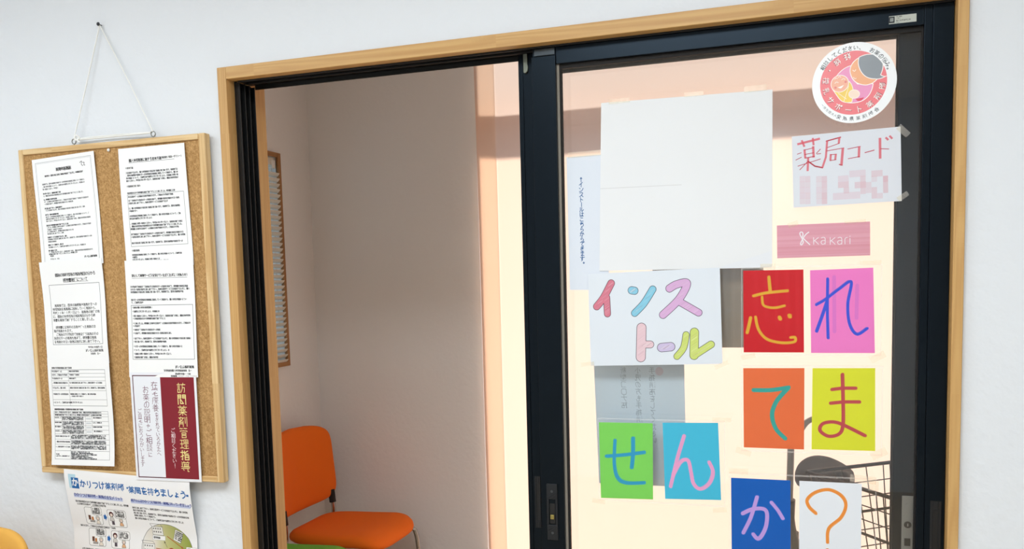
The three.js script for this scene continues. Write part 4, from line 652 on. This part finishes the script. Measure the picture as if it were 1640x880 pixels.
{ // round sticker
  const W = 768, [k, c] = canvas(W, W, '#f7f9fb'); c.save(); c.scale(W / 744, W / 744); c.translate(372 - 437, 372 - 455);
  c.fillStyle = '#f07f86'; c.beginPath(); c.arc(431, 455, 294, 0, 6.3); c.fill(); c.save(); c.beginPath(); c.arc(431, 455, 294, 0, 6.3); c.clip();
  const white = (w = 7) => { c.strokeStyle = '#fdf5f1'; c.lineWidth = w; c.lineCap = 'round'; c.stroke(); };
  c.fillStyle = '#ef9cc6'; c.beginPath(); c.moveTo(270, 400); c.quadraticCurveTo(330, 300, 430, 292); c.quadraticCurveTo(400, 400, 470, 470); c.lineTo(605, 480); c.quadraticCurveTo(590, 600, 500, 632); c.quadraticCurveTo(420, 655, 340, 620); c.quadraticCurveTo(250, 520, 270, 400); c.fill(); white();
  c.fillStyle = '#f7d468'; c.beginPath(); c.moveTo(252, 505); c.quadraticCurveTo(330, 560, 396, 440); c.quadraticCurveTo(452, 500, 420, 632); c.quadraticCurveTo(340, 645, 300, 580); c.closePath(); c.fill(); white(6); c.beginPath(); c.moveTo(300, 540); c.lineTo(372, 600); c.moveTo(392, 480); c.lineTo(350, 620); white(4);
  c.fillStyle = '#f6b489'; c.beginPath(); c.moveTo(480, 228); c.quadraticCurveTo(398, 270, 402, 350); c.quadraticCurveTo(420, 470, 540, 486); c.quadraticCurveTo(600, 486, 640, 440); c.lineTo(560, 300); c.closePath(); c.fill(); white();
  c.fillStyle = '#8f969d'; c.beginPath(); c.moveTo(480, 225); c.quadraticCurveTo(560, 188, 640, 225); c.quadraticCurveTo(720, 290, 668, 404); c.quadraticCurveTo(690, 424, 712, 422); c.quadraticCurveTo(660, 448, 620, 436); c.quadraticCurveTo(540, 430, 500, 360); c.quadraticCurveTo(460, 290, 480, 225); c.fill(); white();
  c.fillStyle = '#f6b79c'; c.beginPath(); c.arc(312, 452, 78, 0, 6.3); c.fill(); white(6);
  c.beginPath(); path(c, [[268, 446], [284, 434], [298, 442]], true); path(c, [[328, 418], [344, 408], [358, 418]], true); path(c, [[296, 484], [322, 494], [344, 470]], true); path(c, [[266, 408], [278, 396], [290, 404]], true); path(c, [[298, 394], [310, 384], [322, 394]], true); path(c, [[426, 338], [440, 350], [452, 336]], true); path(c, [[432, 405], [444, 420], [456, 416]], true); white(5);
  c.fillStyle = '#fdf5f1'; c.beginPath(); c.moveTo(300, 484); c.quadraticCurveTo(324, 508, 346, 468); c.fill(); c.fillStyle = 'rgba(228,110,120,0.6)'; for (const [x, y] of [[274, 486], [364, 440]]) { c.beginPath(); c.arc(x, y, 11, 0, 6.3); c.fill(); }
  c.fillStyle = '#fbe3d0'; c.beginPath(); c.ellipse(440, 560, 48, 40, 0.2, 0, 6.3); c.fill(); white(5); c.fillStyle = '#e25069'; c.beginPath(); c.moveTo(452, 606); c.lineTo(526, 598); c.quadraticCurveTo(510, 636, 470, 626); c.fill(); c.restore();
  const arc = (text, r, a0, a1, s, o) => [...text].forEach((ch, i, all) => { const a = rad(a0 + (a1 - a0) * i / (all.length - 1)); c.save(); c.translate(437 + r * Math.cos(a), 455 + r * Math.sin(a)); c.rotate(o.inner ? a - Math.PI / 2 : a + Math.PI / 2); if (o.shadow) { c.strokeStyle = o.shadow; drawChar(c, ch, -s / 2 + 5, -s / 2 + 4, s, o.lw); } c.strokeStyle = o.color; drawChar(c, ch, -s / 2, -s / 2, s, o.lw); c.restore(); });
  arc('相談してください、　お薬の悩み。', 322, -149, -17, 42, { color: '#1d2730', lw: 4.4 });
  arc('妊娠・授乳サポート薬剤師', 252, 256, 12, 54, { color: '#fff8f4', lw: 6.4, inner: true, shadow: '#8f3540' });
  arc('一般社団法人', 332, 146, 119, 22, { color: '#3a434c', lw: 2, inner: true }); arc('愛知県薬剤師会', 332, 113, 53, 36, { color: '#2c3640', lw: 3.6, inner: true });
  c.restore();
  const g = new THREE.CylinderGeometry(0.079, 0.079, 0.0008, 72, 1).rotateX(Math.PI / 2);
  { const p = g.attributes.position, u = g.attributes.uv; for (let i = 0; i < p.count; i++) u.setXY(i, 0.5 + p.getX(i) / 0.158, 0.5 + p.getY(i) / 0.158); }
  const m = mesh('sticker', g, phys({ map: tex(k), roughness: 0.3, clearcoat: 0.6, clearcoatRoughness: 0.25 })); m.position.set(0.115, 1.87, ZP); tag(m, 'round white and pink sticker of mother and baby at the top right of the glass', 'sticker');
}
function card(label, px, q, bg, draw, z = ZP) {                  // a coloured card with one handwritten character
  const W = 384, H = 544, [k, c] = canvas(W, H, bg), m = map2(px, W, H), s = W / (px[1][0] - px[0][0]);
  draw((color, w, ...pts) => crayon(c, pts.map(m), color, w * s), c, m, s);
  return sheet('paper_card', label, 'card', q, z, printed(k, 0.55), { group: 'handwritten coloured cards on the glass' });
}
const zk = [[75, 350], [430, 340], [432, 822], [77, 824]];
card('red card with one yellow handwritten character', zk, [[-0.1, 1.501], [0.021, 1.5], [0.023, 1.327], [-0.099, 1.327]], '#cf1f28', (s, c, m) => {
  for (let i = 0; i < 5; i++) { c.fillStyle = 'rgba(255,120,120,0.09)'; c.fillRect(70 + i * 66, 0, 26, 300 + i * 40); }
  const y = '#e0b038'; s(y, 22, [228, 385], [232, 430], [236, 468]); s(y, 20, [136, 495], [210, 477], [338, 463]); s(y, 18, [188, 500], [194, 545], [225, 560], [270, 562], [320, 550]); s(y, 24, [119, 622], [108, 670], [98, 708]); s(y, 20, [148, 617], [166, 690], [215, 745], [300, 766], [375, 760], [380, 735], [355, 735]); s(y, 26, [290, 618], [295, 627]); s(y, 26, [347, 606], [352, 614]);
});
card('pink card with one blue handwritten character', [[467, 340], [838, 327], [845, 827], [474, 827]], [[0.034, 1.498], [0.155, 1.5], [0.16, 1.326], [0.037, 1.326]], '#f583cc', (s, c, m, k) => {
  c.strokeStyle = 'rgba(120,80,210,0.14)'; c.lineWidth = 22 * k; c.lineCap = 'round'; c.beginPath(); path(c, [[610, 380], [612, 700]].map(m), false); path(c, [[745, 430], [740, 620]].map(m), false); c.stroke();
  const b = '#3a56d8'; s(b, 20, [572, 390], [570, 580], [575, 738]); s(b, 20, [505, 542], [560, 510], [640, 450], [710, 410], [690, 540], [700, 655], [742, 716], [802, 682]); s(b, 24, [568, 525], [535, 620], [507, 697]);
});
card('orange card with one teal handwritten character', [[1190, 590], [1288, 590], [1288, 721], [1191, 717]], [[-0.1, 1.293], [0.024, 1.294], [0.024, 1.121], [-0.099, 1.121]], '#ec7343', (s) => { const t = '#37a59c'; s(t, 8.125, [1207, 625], [1235, 625], [1263, 621]); s(t, 8.125, [1262, 622], [1244, 643], [1237, 664], [1243, 687], [1258, 703]); });
card('yellow card with one crimson handwritten character', [[1301, 590], [1402, 590], [1402, 723], [1300, 720]], [[0.04, 1.294], [0.161, 1.295], [0.163, 1.123], [0.039, 1.122]], '#dfe335', (s) => { const r = '#c04854'; s(r, 6.875, [1333, 624], [1350, 622], [1371, 622]); s(r, 6.875, [1331, 646], [1352, 644], [1377, 644]); s(r, 6.875, [1350, 600], [1351, 640], [1351, 680], [1345, 695], [1328, 699], [1314, 690], [1318, 679], [1335, 676], [1352, 681], [1386, 698]); });
card('green card with one blue handwritten character', [[959, 677], [1045, 679], [1046, 801], [962, 798]], [[-0.417, 1.167], [-0.295, 1.168], [-0.296, 0.995], [-0.415, 0.992]], '#80d75f', (s) => { const b = '#2f9bcb'; s(b, 6.325, [971, 731], [1000, 729], [1032, 725]); s(b, 6.325, [985, 706], [984, 745], [990, 766], [1004, 774], [1032, 774]); s(b, 7.475, [1014, 703], [1014, 730], [1012, 749]); }, ZP);
card('sky blue card with one pink handwritten character', [[1061, 678], [1150, 678], [1155, 802], [1065, 800]], [[-0.273, 1.17], [-0.153, 1.173], [-0.147, 1.002], [-0.269, 0.998]], '#46bfe0', (s) => { const p = '#f3a3cf'; s(p, 6.9, [1096, 699], [1085, 735], [1074, 780]); s(p, 6.9, [1078, 762], [1090, 741], [1102, 738], [1107, 757], [1111, 775], [1122, 784], [1136, 775], [1142, 757], [1136, 741]); }, ZP);
card('dark blue card with one lilac handwritten character', [[1171, 766], [1266, 770], [1266, 893], [1172, 893]], [[-0.126, 1.053], [-0.003, 1.053], [-0.002, 0.882], [-0.125, 0.88]], '#0b5fbd', (s) => { const l = '#c9a0e6'; s(l, 7.5, [1190, 824], [1208, 816], [1227, 818], [1228, 840], [1221, 858], [1214, 864], [1207, 857]); s(l, 7.5, [1213, 797], [1203, 830], [1191, 855]); s(l, 6.875, [1236, 805], [1246, 817], [1254, 830]); });
card('white card with one orange question mark', [[1280, 771], [1380, 776], [1379, 895], [1280, 893]], [[0.015, 1.053], [0.138, 1.053], [0.138, 0.888], [0.015, 0.884]], '#eef3fa', (s) => { const o = '#f2923a'; s(o, 6.25, [1307, 822], [1296, 812], [1293, 800], [1306, 789], [1327, 785], [1347, 794], [1355, 809], [1347, 828], [1328, 845], [1326, 867]); s(o, 7.5, [1326, 879], [1326, 882]); });
// clear sleeves over pairs of cards, held with tape
const zs = ZP + 0.0018;
for (const [label, x0, x1, y0, y1, tapes] of [
  ['clear plastic sleeve over the red and pink cards', -0.104, 0.172, 1.32, 1.508, [[-0.09, 1.318, 0.03, 0.010, 0.2], [0.165, 1.318, 0.03, 0.014, 0.5], [0.15, 1.51, 0.04, 0.008, 0]]],
  ['clear plastic sleeve over the orange and yellow cards', -0.104, 0.176, 1.113, 1.3, [[-0.1, 1.112, 0.032, 0.013, -0.3], [0.17, 1.118, 0.032, 0.016, 0.5]]],
  ['clear plastic sleeve over the green and sky blue cards', -0.42, -0.138, 0.987, 1.178, [[-0.42, 0.985, 0.03, 0.010, -0.1], [-0.15, 0.98, 0.03, 0.010, 0.1], [-0.145, 1.18, 0.04, 0.009, 0]]],
  ['clear plastic sleeve over the blue and white cards', -0.13, 0.166, 0.87, 1.066, [[-0.11, 1.068, 0.04, 0.012, 0], [0.14, 1.063, 0.05, 0.015, -0.1], [0.16, 1.05, 0.02, 0.02, 0]]],
]) {
  const t = thing('plastic_sleeve', label, 'plastic sleeve', [(x0 + x1) / 2, (y0 + y1) / 2, zs]), w = x1 - x0, h = y1 - y0, b = 0.0035;
  mesh('film', box(-w / 2, w / 2, -h / 2, h / 2, -0.0001, 0.0001), M.film, t);
  mesh('edge', [box(-w / 2, w / 2, h / 2 - b, h / 2, 0.0002, 0.0003), box(-w / 2, w / 2, -h / 2, -h / 2 + b, 0.0002, 0.0003), box(-w / 2, -w / 2 + b * 0.6, -h / 2 + b, h / 2 - b, 0.0002, 0.0003), box(w / 2 - b * 0.6, w / 2, -h / 2 + b, h / 2 - b, 0.0002, 0.0003)], M.filmEdge, t);
  clearTape(t, tapes.map(([x, y, tw, th, a]) => [x - t.position.x, y - t.position.y, tw, th, a]));
}
{ // sheet on the far side of the rear pane, seen from behind with its print showing through
  const [k, c] = canvas(384, 512, '#c3d3dc'); c.translate(384, 0); c.scale(-1, 1);
  const o = { down: true, step: 1.16, lw: 1.7, color: 'rgba(95,110,120,0.75)' };
  line(c, '手指消毒をしてください', 124, 38, 24, o); line(c, '小児の方も手指消毒を', 184, 38, 24, o); line(c, '新型コロナ感', 246, 38, 24, o);
  c.fillStyle = 'rgba(190,120,130,0.28)'; c.beginPath(); c.arc(104, 52, 17, 0, 6.3); c.fill();
  sheet('paper_sheet', 'grey-blue sheet seen from its back, behind the green card and the rear pane', 'paper', [[-0.436, 1.31], [-0.23, 1.31], [-0.226, 1.017], [-0.428, 1.016]], -0.0735, printed(k, 0.8));
}
{
  const [k, c] = canvas(256, 256, '#94826a'); for (let i = 0; i < 40; i++) { c.fillStyle = `rgba(${rnd() < 0.5 ? '120,106,86' : '170,158,134'},0.18)`; c.fillRect(rr(0, 256), 0, rr(3, 22), 256); }
  sheet('paper_sheet', 'brown streaked sheet showing between the bubble-letter sheet and the red card', 'paper', [[-0.299, 1.53], [-0.06, 1.53], [-0.06, 1.334], [-0.294, 1.334]], -0.0735, printed(k, 0.8));
}
shade(scene);
renderer.render(scene, camera);
